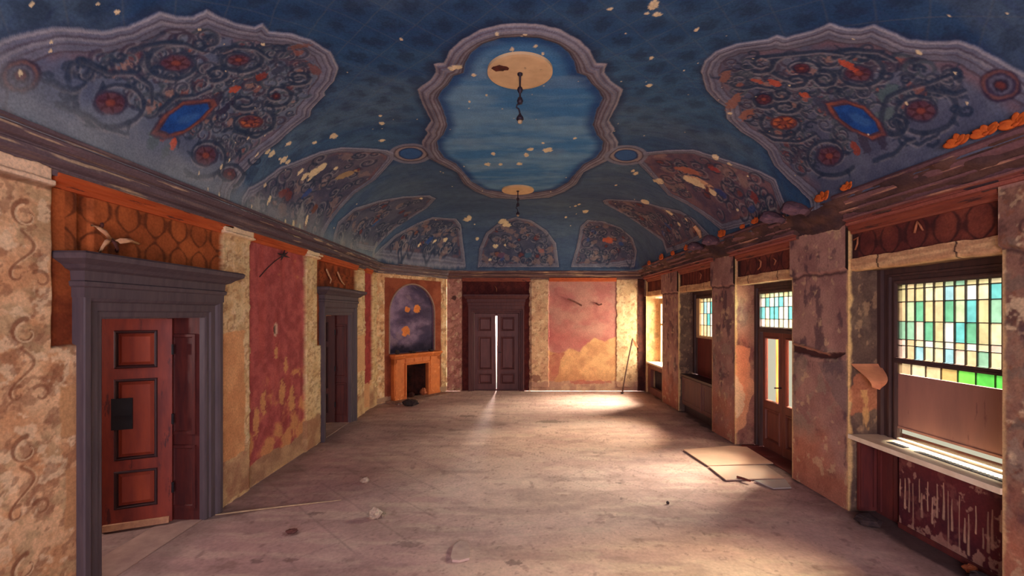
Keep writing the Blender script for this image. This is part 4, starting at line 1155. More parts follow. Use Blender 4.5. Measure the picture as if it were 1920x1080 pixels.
def left_door(n, D, mleaf, mpan, plate):
    a, b, zt = D
    root = empty('door_%d' % n, (WL, (a + b) / 2, 0)); tag(root, kind='structure')
    mb = MB(); casing(mb, a, b, zt, PCAS); mb.build('door_casing', M_CAS, root, xf=XF_L)
    mb = MB(); hood(mb, a - .195, b + .195, [(2.165, .094, .006), (2.235, .094, .006), (2.245, .11, .02), (2.275, .115, .025), (2.285, .10, .01), (2.35, .105, .015), (2.365, .14, .05), (2.39, .165, .075), (2.405, .19, .10), (2.425, .225, .135), (2.46, .235, .145), (2.475, .22, .13)])
    mb.build('door_hood', M_CAS, root, xf=XF_L)
    mb = MB(); mb.rings([[(a, n_, 0), (a, n_, zt), (b, n_, zt), (b, n_, 0)] for n_ in (-.34, -.02)], cap0=False, cap1=False, closed=False)
    for z0, z1 in ((.12, .75), (.85, 1.85)):
        for s, sg in ((b, -1),):
            mb.rings([[(s + sg * d, -.30 + i, z0 + i), (s + sg * d, -.05 - i, z0 + i), (s + sg * d, -.05 - i, z1 - i), (s + sg * d, -.30 + i, z1 - i)] for i, d in ((0, .001), (.005, .016), (.03, .016), (.04, .004))], cap0=False)
    mb.build('jamb_lining', M_JMB, root, xf=XF_L)
    mb = MB(); mb.box(a - .02, b + .02, -.36, .0, -.01, .004); mb.build('threshold', M_DUST, root, xf=XF_L)
    hx, hy = WL - .245, b - .062
    xf = Matrix(((-.919, .394, 0, hx), (-.394, -.919, 0, hy), (0, 0, 1, 0), (0, 0, 0, 1)))
    lf = leaf_parts(root, 'door_leaf', .60, zt - .01, .04, .115, .15, [(.20, .56), (.66, 1.43), (1.53, 1.89)], mleaf, mpan, xf, zb=.02, mmould=M_MOULD)
    for z in (.35, 1.02, 1.7):
        mb = MB(); mb.tube([(-.006, .004, z - .05), (-.006, .004, z + .05)], .011, 8); h_ = mb.build('hinge', M_BLACK, None, xf=xf); h_.parent = lf
    if plate:
        mb = MB(); mb.box(.305, .465, .002, .016, .955, 1.25)
        mb.box(.32, .45, .014, .02, 1.085, 1.10)
        p = mb.build('lock_plate', M_BLACK, None, xf=xf); p.parent = lf; p['label'] = 'black square plate over the lock rail'
        mb = MB(); mb.rings([[(.02, .0, .02), (.53, .0, .02), (.53, .035, .02), (.02, .035, .02)], [(.02, .0, .075), (.53, .0, .075), (.53, .02, .07), (.02, .02, .07)]])
        p = mb.build('draught_strip', M_STRIPW, None, xf=xf); p.parent = lf; p['label'] = 'pale bare wood strip along the bottom'
    return root


left_door(1, D1, M_LEAF, M_PANL, True)
left_door(2, D2, M_DLEAF, M_DLEAF, False)

# ================================================================== BACK DOOR
M_BLEAF = mat('plum_brown_leaf', (112, 68, 66), (92, 54, 56), 4, .5, .15, (3, 3, .6), spec=.4)
M_BCAS = mat('plum_brown_casing', (96, 58, 58), (78, 46, 50), 5, .55, .2, (4, 4, .6))
a, b, zt = BD
root = empty('door_3', ((a + b) / 2, WB, 0)); tag(root, kind='structure')
mb = MB(); casing(mb, a, b, zt, [(0, -.16), (0, -.01), (.012, 0), (.05, 0), (.06, .03), (.10, .03), (.11, .06), (.15, .06), (.155, -.05)]); mb.build('door_casing', M_BCAS, root, xf=XF_B)
mb = MB(); hood(mb, a - .155, b + .155, [(2.20, .055, 0), (2.26, .055, 0), (2.27, .07, .01), (2.34, .07, .01), (2.36, .09, .03), (2.43, .09, .03), (2.45, .13, .07), (2.49, .16, .10), (2.52, .18, .12), (2.55, .18, .12)]); mb.build('door_hood', M_BCAS, root, xf=XF_B)
half = (b - a) / 2
mb = MB(); mb.box(a - .05, b + .05, -.20, -.15, 1.99, 2.12); mb.box(a - .05, a + .03, -.20, -.15, 0, 2.1); mb.box(b - .03, b + .05, -.20, -.15, 0, 2.1); mb.box(a, b, -.22, -.06, -.01, .03); mb.build('door_stop', M_BCAS, root, xf=XF_B)
PB = [(.17, .46), (.55, 1.44), (1.58, 1.96)]
xf = Matrix(((1, 0, 0, a + .004), (0, -1, 0, WB + .09), (0, 0, 1, 0), (0, 0, 0, 1)))
leaf_parts(root, 'door_leaf', half - .014, 2.05, .045, .10, .10, PB, M_BLEAF, M_BLEAF, xf, zb=.015, shear=.035)
xf2 = Matrix(((-1, 0, 0, b - .004), (0, -1, 0, WB + .09), (0, 0, 1, 0), (0, 0, 0, 1)))
l2 = leaf_parts(root, 'door_leaf', half - .014, 2.05, .045, .10, .10, PB, M_BLEAF, M_BLEAF, xf2, zb=.015, shear=.02)
mb = MB(); mb.tube([(half - .06, .0, 1.02), (half - .06, .045, 1.02), (half - .14, .05, 1.02)], .009, 8)
h_ = mb.build('door_handle', M_BLACK, None, xf=xf2); h_.parent = l2

# ================================================================== WINDOWS ON THE RIGHT
M_WFR = mat('dark_window_frame', (62, 46, 48), (84, 60, 56), 5, .5, .2, (4, 4, .5), wear=(170, 130, 96), wthr=.70, spec=.4)
M_WFL = mat('pale_window_frame', (206, 176, 136), (180, 146, 110), 5, .6, .2, (4, 4, .5))
M_LEAD = mat('lead_came', (92, 88, 74), (70, 66, 60), 20, .6, .1)
M_SGL = glass_mat('stained_glass', .05, .95)
M_CGL = clear_glass('window_glass')
M_BOARD = mat('brown_board', (150, 108, 98), (168, 120, 106), 2.2, .8, .15, (1.5, 3, .5), wear=(132, 92, 86), wthr=.60)
M_BOARDR = mat('red_brown_board', (112, 48, 42), (92, 40, 38), 3, .7, .15, (2, 2, .5))
M_SILL = mat('pale_sill', (244, 230, 206), (226, 206, 178), 8, .55, .15, wear=(150, 120, 100), wthr=.68)
M_GRILL = mat('sill_grille', (58, 56, 62), (80, 76, 78), 12, .5, .1)

OL, GR, TE, CR_, WH, TN, SG, PK, LB, PG = (214, 200, 150), (112, 186, 148), (112, 200, 200), (240, 226, 184), (238, 238, 226), (226, 196, 152), (148, 196, 166), (240, 208, 190), (160, 210, 222), (188, 208, 168)


def glazing(root, rows, s0, s1, zs, cols_, name='stained_glass', came=.004, n=0.02):
    """leaded panes between s1 (far, seen left) and s0 (near)"""
    mb = MB(); fc = []; lead = MB()
    for r, row in enumerate(rows):
        k = len(row); w = (s1 - s0) / k; z1, z0 = zs[r], zs[r + 1]
        for i, c in enumerate(row):
            A, B = s1 - i * w, s1 - (i + 1) * w
            bulge = .004 * math.sin(i * 3.1 + r * 1.7)
            mb.add([(A, n + bulge, z0), (B, n + bulge, z0), (B, n + bulge, z1), (A, n + bulge, z1), (A, n - .004 + bulge, z0), (B, n - .004 + bulge, z0), (B, n - .004 + bulge, z1), (A, n - .004 + bulge, z1)],
                   [(0, 1, 2, 3)])
            fc.append(lin(c) * (0.9 + .2 * rng.random()))
            if i: lead.box(A - came, A + came, n - .008, n + .010, z0, z1)
        lead.box(s0, s1, n - .008, n + .011, z1 - came, z1 + came)
    lead.box(s0, s1, n - .008, n + .011, zs[-1] - came, zs[-1] + came)
    g = mb.build(name, M_SGL, root, xf=XF_W); set_col(g, fc)
    lead.build('lead_cames', M_LEAD, root, xf=XF_W)
    return g


PWF = [(0, -.02), (0, .03), (.02, .04), (.035, .04), (.04, .02), (.075, .02), (.08, .045), (.10, .045), (.105, .03), (.16, .03), (.165, .06), (.21, .06), (.21, -.06)]
# window A: leaded light above, a brown board below, bare light at the sill
root = empty('window_1', (XW, 3.92, .8)); tag(root, kind='structure')
mb = MB(); casing(mb, 3.40, 4.45, 2.34, PWF); mb.v = [(s, n, max(z, .80)) for s, n, z in mb.v]
mb.build('window_frame', M_WFR, root, xf=XF_W)
rows = [[OL, TN, OL, CR_, OL, PG, SG, OL, OL, CR_, OL], [OL, TN, OL, CR_, CR_, LB, CR_, WH, CR_, TE, OL], [TN, PG, GR, OL, TN, GR, PG, TE, OL, SG, OL], [SG, SG, PK, GR, OL, WH, TE, GR, OL, CR_, TE], [PK, TN, CR_, WH, CR_, WH, TN, WH, CR_, PK, TN], [PK, TN, LB, CR_, CR_, LB, PK, TN, SG, CR_, OL]]
glazing(root, rows, 3.40, 4.45, [2.335, 2.29, 2.165, 1.975, 1.80, 1.74, 1.615], M_SGL)
mb = MB(); mb.box(3.40, 4.45, -.01, .055, 1.565, 1.615); mb.box(3.40, 4.45, .055, .065, 1.575, 1.585); mb.build('meeting_rail', M_WFR, root, xf=XF_W)
glazing(root, [[TN, CR_, TN, (226, 190, 120), (120, 214, 84), (96, 206, 84), (96, 206, 84)]], 3.40, 4.45, [1.563, 1.46], M_SGL, name='slot_glass', came=.001)
mb = MB(); mb.box(3.40, 4.45, -.012, .02, .915, 1.455); mb.box(3.40, 4.45, .018, .026, .915, .935); o = mb.build('board', M_BOARD, root, xf=XF_W); o['label'] = 'brown board covering the lower sash'
mb = MB(); mb.box(3.40, 4.45, -.004, .002, .80, .915); mb.build('glass', M_CGL, root, xf=XF_W)
mb = MB(); mb.box(3.19, 4.645, -.02, .36, .765, .80); mb.box(3.19, 4.645, .355, .375, .76, .805); mb.box(3.40, 4.45, .0, .035, .80, .82); mb.build('window_sill', M_SILL, root, xf=XF_W)
mb = MB()
for s0, s1 in ((3.22, 4.06), (4.17, 4.36)):
    mb.box(s0, s1, .155, .215, .799, .8035)
    for k in range(int((s1 - s0) / .03)): mb.box(s0 + .03 * k, s0 + .03 * k + .012, .16, .21, .8035, .807)
mb.build('sill_grille', M_GRILL, root, xf=XF_W)

# window C: small leaded light over a red-brown board
root = empty('window_2', (XW, 8.66, .8)); tag(root, kind='structure')
mb = MB(); casing(mb, 8.10, 9.30, 2.36, [(0, -.02), (0, .03), (.03, .04), (.035, .02), (.08, .02), (.085, .05), (.16, .06), (.24, .06), (.24, -.06)]); mb.v = [(s, n, max(z, .80)) for s, n, z in mb.v]
mb.build('window_frame', M_WFR, root, xf=XF_W)
mb = MB(); mb.box(9.14, 9.30, -.01, .05, 1.60, 2.36); mb.box(8.10, 9.30, .0, .05, 1.555, 1.60); mb.build('inner_frame', M_WFL, root, xf=XF_W)
glazing(root, [[OL, CR_, OL, CR_, OL, CR_, TN], [CR_, LB, WH, TE, CR_, WH, CR_], [WH, CR_, TE, WH, LB, CR_, TN], [CR_, TN, CR_, WH, CR_, PK, OL]], 8.10, 9.14, [2.355, 2.28, 2.05, 1.82, 1.605], M_SGL)
mb = MB(); mb.box(8.10, 9.30, -.012, .02, .80, 1.555); mb.build('board', M_BOARDR, root, xf=XF_W)

# window D by the far corner: plain light
root = empty('window_3', (XW, 11.1, .8)); tag(root, kind='structure')
mb = MB(); casing(mb, 10.62, 11.60, 2.30, [(0, -.02), (0, .03), (.02, .04), (.05, .04), (.055, .02), (.10, .03), (.14, .03), (.14, -.06)]); mb.v = [(s, n, max(z, .80)) for s, n, z in mb.v]
mb.box(11.08, 11.13, 0, .03, .82, 2.3); mb.box(10.62, 11.6, 0, .03, 1.75, 1.79)
mb.build('window_frame', M_WFL, root, xf=XF_W)
mb = MB(); mb.box(10.62, 11.60, -.004, .002, .80, 2.30); mb.build('glass', M_CGL, root, xf=XF_W)
mb = MB(); mb.box(10.50, 11.75, -.02, .36, .76, .80); mb.build('window_sill', M_SILL, root, xf=XF_W)

# french door in the second bay
M_FD = mat('french_door_wood', (128, 72, 58), (104, 58, 50), 4, .5, .2, (3, 3, .6), spec=.4)
root = empty('door_4', (XW, 6.3, 0)); tag(root, kind='structure')
mb = MB(); casing(mb, 5.88, 6.90, 2.36, [(0, -.02), (0, .05), (.03, .055), (.035, .03), (.08, .03), (.085, .06), (.14, .06), (.14, -.06)]); mb.box(5.60, 5.76, -.04, .03, 0, 2.5); mb.box(5.88, 6.90, -.02, .06, 1.77, 1.845); mb.box(5.88, 6.90, .05, .075, 1.79, 1.81)
mb.build('door_casing', M_WFR, root, xf=XF_W)
glazing(root, [[PG, OL, PG, CR_, PG, OL, PG, OL, CR_], [WH, TE, WH, LB, TE, WH, WH, TE, WH], [TE, WH, TE, TE, WH, WH, TE, WH, TE], [WH, CR_, WH, WH, CR_, WH, CR_, WH, WH]], 5.88, 6.90, [2.355, 2.29, 2.15, 1.97, 1.85], M_SGL, name='transom_glass')
for i, (h0, sg) in enumerate(((6.895, -1), (5.885, 1))):
    xf = Matrix(((0, -1, 0, XW), (sg, 0, 0, h0), (0, 0, 1, 0), (0, 0, 0, 1)))
    lf = leaf_parts(root, 'door_leaf', .502, 1.765, .045, .055, .065, [(.13, .62), (.72, 1.70)], M_FD, M_FD, xf, zb=.015, gl=1)
    mb = MB(); mb.box(.05, .44, -.03, -.026, .72, 1.70); p = mb.build('glass', M_CGL, None, xf=xf); p.parent = lf
    if i == 0:
        mb = MB(); mb.tube([(.47, 0, .98), (.47, .05, .98), (.40, .055, .97)], .01, 8); p = mb.build('door_handle', M_BLACK, None, xf=xf); p.parent = lf
mb = MB(); mb.box(5.62, 6.98, -.1, .3, -.01, .008); mb.build('threshold', M_BOARDR, root, xf=XF_W)
M_CURT = cloth_mat('curtain_cloth', (246, 200, 158), (238, 168, 122), .6)
for i, (c, w, lab) in enumerate(((6.64, .15, 'sunlit orange curtain behind the left pane of the glazed door'), (6.12, .15, 'sunlit orange curtain behind the right pane of the glazed door'))):
    ss = np.linspace(-w / 2, w / 2, 25)
    ring = [(c + s, -.10 + .018 * math.sin(s * 90 + i), 0) for s in ss]
    back = [(c + s, -.103 + .018 * math.sin(s * 90 + i), 0) for s in ss][::-1]
    mb = MB(); mb.rings([[(x, y, z) for x, y, _ in ring + back] for z in (.66, 1.0, 1.4, 1.74)])
    tag(mb.build('curtain', M_CURT, xf=XF_W, smooth=True), lab, 'curtain', 'curtains in the glazed door')

# ================================================================== RADIATOR CABINETS
M_MAR = paint_mat('maroon_paint', rough=.6, bump=.25, nscale=40)
M_MARB = mat('maroon_board', (112, 52, 48), (84, 42, 44), 4, .55, .2, (3, 3, .6))
root = empty('radiator_cabinet', (3.70, 3.9, 0)); tag(root, 'maroon radiator casing streaked with pale peeling paint, under the nearest window', 'radiator cover')
cv = Canvas(np.linspace(3.195, 4.30, 300), np.linspace(0, .755, 200))
cv.base((104, 44, 50), (78, 36, 46), 4, 3, 201)
rgs = np.random.default_rng(9)
for k in range(24):
    s = 3.22 + 1.06 * k / 23 + rgs.uniform(-.015, .015); z1 = rgs.uniform(.32, .62); z0 = rgs.uniform(.05, z1 - .15)
    P = np.stack([s + .0015 * np.sin(np.linspace(0, 6, 12) + k), np.linspace(z1, z0, 12)], -1)
    cv.stroke(P, (.004, rgs.uniform(.006, .013)), (206, 168, 142), rgs.uniform(.45, .95), soft=.6, relief=.0015)
f = fbm(cv.U * 16, cv.V * 12, 4, 203) + sstep(.22, .0, cv.V) * .35; cv.blend(np.s_[:, :], (182, 140, 124), sstep(.66, .76, f) * .75)
f = fbm(cv.U * 9, cv.V * 9, 4, 204); cv.blend(np.s_[:, :], (146, 92, 86), sstep(.6, .7, f) * .4)
build_canvases('front_panel', [(cv, lambda U, V, H: (3.70 - H, U, V), True)], M_MAR, root)
mb = MB(); mb.box(3.702, 3.74, 3.195, 4.30, 0, .757); mb.box(3.69, 3.74, 3.195, 4.30, 0, .05); mb.build('casing', M_MARB, root)
mb = MB(); mb.box(3.75, 3.78, 4.33, 4.64, 0, .757)
mb.box(3.735, 3.75, 4.36, 4.40, .03, .74); mb.box(3.735, 3.75, 4.56, 4.60, .03, .74); mb.build('side_panel', M_MARB, root)
mb = MB(); mb.box(3.56, 3.75, 4.615, 4.645, .02, .757); mb.box(3.57, 3.60, 4.60, 4.615, .06, .72); mb.box(3.70, 3.73, 4.60, 4.615, .06, .72); mb.build('cheek_board', M_MARB, root)

M_CAB = mat('brown_cabinet', (112, 72, 66), (92, 58, 58), 4, .55, .2, (3, 3, .6))
M_CABT = mat('cabinet_top', (54, 40, 44), (70, 52, 54), 6, .45, .15)
root = empty('radiator_cabinet', (3.68, 8.66, 0)); tag(root, 'brown boxed radiator casing with a dark top in the third bay', 'radiator cover')
mb = MB(); mb.box(3.55, 3.80, 7.88, 9.44, .16, .74); mb.build('body', M_CAB, root)
mb = MB(); mb.box(3.52, 3.83, 7.87, 9.45, .742, .785); mb.build('top', M_CABT, root)
mb = MB(); mb.box(3.60, 3.80, 7.90, 9.42, 0, .16); mb.build('plinth', M_CABT, root)
for s0, s1 in ((7.92, 8.40), (8.46, 9.40)):
    mb = MB(); frame4(mb, s0 + .05, s1 - .05, .24, .68, [(.05, .0), (.045, .012), (0, .012), (-.008, .0)])
    mb.build('door', M_CAB, root, xf=Matrix(((0, -1, 0, 3.549), (1, 0, 0, 0), (0, 0, 1, 0), (0, 0, 0, 1))))
root = empty('radiator_cabinet', (3.6, 11.1, 0)); tag(root, 'brown panelled radiator recess below the far corner window', 'radiator cover')
mb = MB(); frame4(mb, 10.68, 11.58, .16, .62, [(.18, -.01), (.16, .02), (.03, .02), (.0, .0), (0, -.08)]); mb.v = [(s, n, max(0.0, min(z, .755))) for s, n, z in mb.v]
mb.build('front_frame', M_FD, root, xf=Matrix(((0, -1, 0, 3.54), (1, 0, 0, 0), (0, 0, 1, 0), (0, 0, 0, 1))))
mb = MB()
for k in range(12): mb.tube([(3.68, 10.72 + k * .075, .08), (3.68, 10.72 + k * .075, .62)], .028, 8)
mb.tube([(3.68, 10.70, .1), (3.68, 11.57, .1)], .02, 8); mb.tube([(3.68, 10.70, .6), (3.68, 11.57, .6)], .02, 8)
mb.build('radiator', M_CABT, root, smooth=True)

# ================================================================== FIREPLACE
M_TERR = mat('terracotta_surround', (224, 128, 66), (198, 106, 56), 7, .65, .4, wear=(236, 160, 100), wthr=.6)
M_SOOT = mat('sooty_brick', (26, 20, 22), (96, 50, 38), 5, .9, .4)
M_HEAR = mat('hearth_stone', (160, 124, 106), (122, 92, 84), 6, .8, .3, wear=(226, 200, 176), wthr=.6)
F0, F1 = .183 * LCN, .829 * LCN; B0, B1 = .331 * LCN, .657 * LCN
cxy = on_cant((F0 + F1) / 2, 0)
root = empty('fireplace', cxy); tag(root, 'orange terracotta fireplace with an open sooty firebox in the canted corner', 'fireplace')
mb = MB()
for s0, s1, sg in ((F0, B0 - .02, 1), (B1 + .02, F1, -1)):
    mb.box(s0, s1, -.02, .13, .0, 1.0)
    mb.box(s0 - .015 * 0, s1, -.02, .15, .0, .09)
    m_ = (s0 + s1) / 2
    for k in range(4): mb.box(s0 + .03, s1 - .03, .13, .142, .14 + k * .2, .30 + k * .2)
mb.box(F0, F1, -.02, .13, .86, 1.0)
for k in range(5): mb.box(F0 + .06 + k * .265, F0 + .28 + k * .265, .13, .142, .895, .97)
mb.build('surround', M_TERR, root, xf=XF_C)
mb = MB(); hood(mb, F0, F1, [(.99, .13, 0), (1.01, .15, .01), (1.03, .16, .02), (1.05, .19, .035), (1.09, .20, .04), (1.10, .19, .03)]); mb.v = [(s, max(n, -.03), z) for s, n, z in mb.v]; mb.build('mantelshelf', M_TERR, root, xf=XF_C)
mb = MB(); frame4(mb, B0 + .03, B1 - .03, -.03, .82, [(.055, .10), (.055, .15), (.04, .16), (.015, .155), (0, .13), (0, .05)]); mb.v = [(s, n, max(z, 0)) for s, n, z in mb.v]; mb.build('firebox_frame', M_TERR, root, xf=XF_C)
mb = MB()
mb.rings([[(B0 - .02, .12, .0), (B1 + .02, .12, .0), (B1 + .02, .12, .87), (B0 - .02, .12, .87)], [(B0 + .04, -.40, .0), (B1 - .04, -.40, .0), (B1 - .10, -.30, .85), (B0 + .10, -.30, .85)]], cap0=False)
mb.build('firebox', M_SOOT, root, xf=XF_C)
mb = MB(); mb.box(F0 - .15, F1 + .08, .0, .42, -.005, .035); mb.box(F0 - .16, F1 + .09, .40, .44, -.005, .045); mb.build('hearth', M_HEAR, root, xf=XF_C)

M_CHAR = mat('charred_fragment', (44, 36, 42), (74, 58, 56), 20, .9, .4)
def W(s, n, z): return XF_C @ Vector((s, n, z))
def lump_thing(name, c, r, m, label, cat, seed, group=None, n=9, rough=.5):
    mb = MB(); mb.lump((0, 0, r[2] * .9), r, seed, n, rough); o = mb.build(name, m); o.location = c
    return tag(o, label, cat, group)
p = W(F0 + .10, .10, 1.102)
lump_thing('charred_fragment', p, (.05, .05, .055), M_CHAR, 'dark charred lump at the left end of the mantelshelf', 'rubble', 3)
p = W(F0 + .55, .10, 1.102); lump_thing('charred_fragment', p, (.09, .05, .03), M_CHAR, 'low dark ash lump in the middle of the mantelshelf', 'rubble', 4)
p = W(F1 - .28, .10, 1.102); lump_thing('charred_fragment', p, (.07, .05, .03), M_CHAR, 'small dark ash lump near the right end of the mantelshelf', 'rubble', 5)
M_BRK = mat('loose_brick', (190, 108, 66), (150, 84, 60), 12, .9, .4)
p = W(B1 - .14, .09, .035); lump_thing('brick_chunk', p, (.08, .06, .09), M_BRK, 'orange broken brick at the right of the firebox floor', 'brick', 6, n=6)
p = W(B0 + .22, .07, .035); lump_thing('brick_chunk', p, (.09, .05, .06), M_SOOT, 'sooty broken brick in the middle of the firebox floor', 'brick', 7, n=6)
p = W(F0 - .02, .70, 0); lump_thing('soot_heap', p, (.17, .15, .07), M_CHAR, 'dark heap of soot on the floor before the left end of the hearth', 'rubble', 8, n=14)
p = W(F0 + .42, .52, 0)
mb = MB(); mb.box(-.30, .30, -.03, .03, 0, .03); mb.box(-.12, .2, .0, .05, .02, .04)
o = mb.build('splintered_board', M_HEAR, xf=Matrix.Rotation(math.atan2(ey, ex), 4, 'Z')); o.location = p; tag(o, 'pale splintered board lying along the front of the hearth', 'board')

# ================================================================== HANGING LAMP RODS
M_DISC = mat('pale_plaster_disc', (226, 196, 150), (206, 174, 132), 6, .9, .2, wear=(178, 150, 120), wthr=.64)
M_ROD = mat('dark_lamp_rod', (44, 38, 52), (60, 50, 60), 20, .5, .1, metal=.3)
M_BURN = mat('exposed_lath', (112, 52, 38), (64, 38, 34), 14, .9, .5)
M_BULB = mat('dusty_bulb', (206, 180, 140), (150, 122, 96), 10, .5, .1)
def pendant(x, y, r, label, hole):
    root = empty('hanging_lamp', (x, y, 4.35)); tag(root, label, 'ceiling lamp', 'hanging lamp rods')
    mb = MB(); mb.lathe((x, y, 4.32), [(r * .2, 0), (r * .9, 0), (r, .004), (r, .034)], 48); mb.build('ceiling_disc', M_DISC, root)
    if hole:
        mb = MB(); mb.lump((x - r * .62, y - r * .30, 4.319), (.075, .05, .004), 5, 12, .6); p = mb.build('lath_patch', M_BURN, root); p['label'] = 'brown hole showing the lath'
    mb = MB(); mb.lathe((x, y, 0), [(.026, 4.322), (.024, 4.305), (.01, 4.30), (.009, 4.20), (.022, 4.185), (.028, 4.165), (.02, 4.145), (.009, 4.13), (.009, 4.10), (.02, 4.09), (.03, 4.06), (.022, 4.035), (.008, 4.03)][::-1], 14)
    mb.build('rod', M_ROD, root, smooth=True)
    mb = MB(); mb.tube([(x, y, 4.035), (x - .028, y, 4.025), (x - .034, y, 4.0), (x - .012, y, 3.985), (x - .004, y, 3.955), (x, y, 3.93)], .008, 7); mb.build('hook', M_ROD, root, smooth=True)
    mb = MB(); mb.lathe((x, y, 0), [(.02, 3.875), (.036, 3.885), (.032, 3.905), (.014, 3.93), (.008, 3.945)], 14); mb.build('cap', M_ROD, root, smooth=True)
    mb = MB(); mb.lathe((x, y, 0), [(.004, 3.845), (.018, 3.85), (.024, 3.865), (.018, 3.88)], 14); mb.build('bulb', M_BULB, root, smooth=True)
pendant(.0605, 4.237, .308, 'near dark lamp rod hanging from a large pale ceiling disc', True)
pendant(.079, 8.29, .296, 'far lamp rod on the pale disc at the end of the blue medallion', False)

# ================================================================== SMALL THINGS ON THE WALLS
def on_x(px, py, X): Y = FPX * X / (px - CX); return Vector((X, Y, EYE + (CY - py) * Y / FPX))
def on_y(px, py, Y): return Vector(((px - CX) / FPX * Y, Y, EYE + (CY - py) * Y / FPX))
M_BONE = mat('pale_torn_plaster', (222, 176, 132), (186, 132, 98), 20, .8, .2)
M_DKST = mat('dark_torn_strip', (96, 52, 44), (70, 40, 38), 20, .8, .2)
M_TSTR = mat('tan_torn_strip', (180, 116, 80), (150, 90, 66), 20, .8, .2)
def ribbon(mb, pts, w, depth=.012):
    """flat tapered curl with thickness, along points on a wall"""
    pts = [Vector(p) for p in pts]; R = []
    for i, p in enumerate(pts):
        t = (pts[min(i + 1, len(pts) - 1)] - pts[max(i - 1, 0)]).normalized()
        nrm = Vector((1, 0, 0)) if abs(t.x) < .8 else Vector((0, 1, 0))
        b = t.cross(nrm).normalized(); q = b.cross(t)
        f = w * (1 - .75 * abs(i / (len(pts) - 1) - .25)) 
        R.append([p + b * f + q * 0, p + q * depth, p - b * f, p - q * depth])
    mb.rings(R)
# starfish-like broken ornament above the near door
base = on_x(207, 450, -2.98)
root = empty('torn_bow_ornament', base); tag(root, 'pale broken bow-like plaster scrap on the orange frieze over the near left door', 'ornament')
for k, (P, m_) in enumerate((([(208, 449), (198, 436), (186, 428), (172, 422)], M_BONE), ([(208, 449), (225, 452), (245, 451), (260, 457)], M_BONE), ([(208, 449), (199, 455), (192, 464), (186, 472)], M_BONE), ([(209, 449), (216, 456), (220, 466), (219, 472)], M_DKST), ([(188, 428), (192, 422), (190, 418)], M_DKST))):
    mb = MB(); ribbon(mb, [on_x(x, y, -3.06 + .07 * math.sin(i * .9 + .3)) for i, (x, y) in enumerate(P)], .022); mb.build('arm', m_, root, smooth=True)
def scrap(name, pts, X, w, m, label, cat='scrap', group=None, onf=on_x):
    mb = MB(); ribbon(mb, [onf(x, y, X) for x, y in pts], w); return tag(mb.build(name, m, smooth=True), label, cat, group)
scrap('torn_strip', [(612, 505), (616, 514), (621, 524), (619, 531)], -3.10, .03, M_BONE, 'left torn pale strip on the frieze above the far left door', group='torn frieze strips')
scrap('torn_strip', [(633, 510), (637, 520), (641, 528), (646, 534)], -3.10, .03, M_BONE, 'right torn pale strip on the frieze above the far left door', group='torn frieze strips')
scrap('torn_strip', [(1601, 450), (1609, 445), (1608, 457), (1604, 469)], WR + .035, .010, M_TSTR, 'seven-shaped torn strip on the frieze over the nearest window', group='torn frieze strips')
scrap('torn_strip', [(1715, 437), (1718, 424), (1721, 415), (1725, 422), (1731, 432)], WR + .035, .011, M_TSTR, 'pointed torn strip on the frieze over the nearest window', group='torn frieze strips')
scrap('torn_strip', [(1422, 486), (1427, 491), (1426, 500), (1421, 506)], WR + .035, .018, M_TSTR, 'curved torn strip on the frieze over the glazed door, left one', group='torn frieze strips')
scrap('torn_strip', [(1450, 484), (1455, 489), (1452, 497)], WR + .035, .014, M_TSTR, 'short torn strip on the frieze over the glazed door, right one', group='torn frieze strips')
scrap('torn_strip', [(1311, 510), (1315, 516), (1313, 524)], WR + .035, .018, M_TSTR, 'small torn strip on the frieze of the third bay', group='torn frieze strips')
scrap('plaster_boss', [(928, 536), (931, 541), (931, 547)], WB - .0, .04, M_TSTR, 'small oval plaster boss over the double back door', 'ornament', onf=lambda x, y, Y: on_y(x, y, Y))
# pale cable along the left cornice
M_CBL = mat('pale_cable', (206, 180, 142), (176, 150, 118), 20, .7, .1)
mb = MB(); mb.tube([on_x(x, y, -2.945) for x, y in ((300, 312), (335, 327), (370, 345), (405, 364), (440, 383), (462, 394), (478, 402), (490, 404))], .006, 6)
tag(mb.build('cable', M_CBL), 'thin pale cable sagging along the left cornice', 'cable')
# bracket and hanging wire on the first red panel
root = empty('wire_bracket', on_x(531, 479, -3.08)); tag(root, 'dark twisted bracket with a trailing wire on the tall left red panel', 'bracket')
mb = MB()
c = on_x(531, 479, -3.06)
for dx, dy in ((-10, -4), (9, -6), (12, 4), (-4, 9), (3, -10)):
    mb.tube([c, on_x(531 + dx, 479 + dy, -3.07)], [.016, .004], 6)
mb.build('bracket', M_CHAR, root)
mb = MB(); mb.tube([c, on_x(515, 490, -3.085), on_x(500, 504, -3.09), on_x(487, 519, -3.09)], .006, 6); mb.build('wire', M_CHAR, root)
# pegs on the back red panel
M_PEG = mat('dusty_peg', (150, 96, 80), (110, 70, 66), 20, .7, .1)
for P, lab in (([(1064, 560), (1078, 566), (1091, 573)], 'long slanting wooden peg left of centre on the back red panel'), ([(1117, 568), (1123, 572), (1129, 570)], 'short bent peg right of centre on the back red panel')):
    mb = MB(); mb.tube([on_y(x, y, WB - .03 - .02 * i) for i, (x, y) in enumerate(P)], .022, 7); tag(mb.build('wall_peg', M_PEG), lab, 'peg', 'pegs on the back wall')
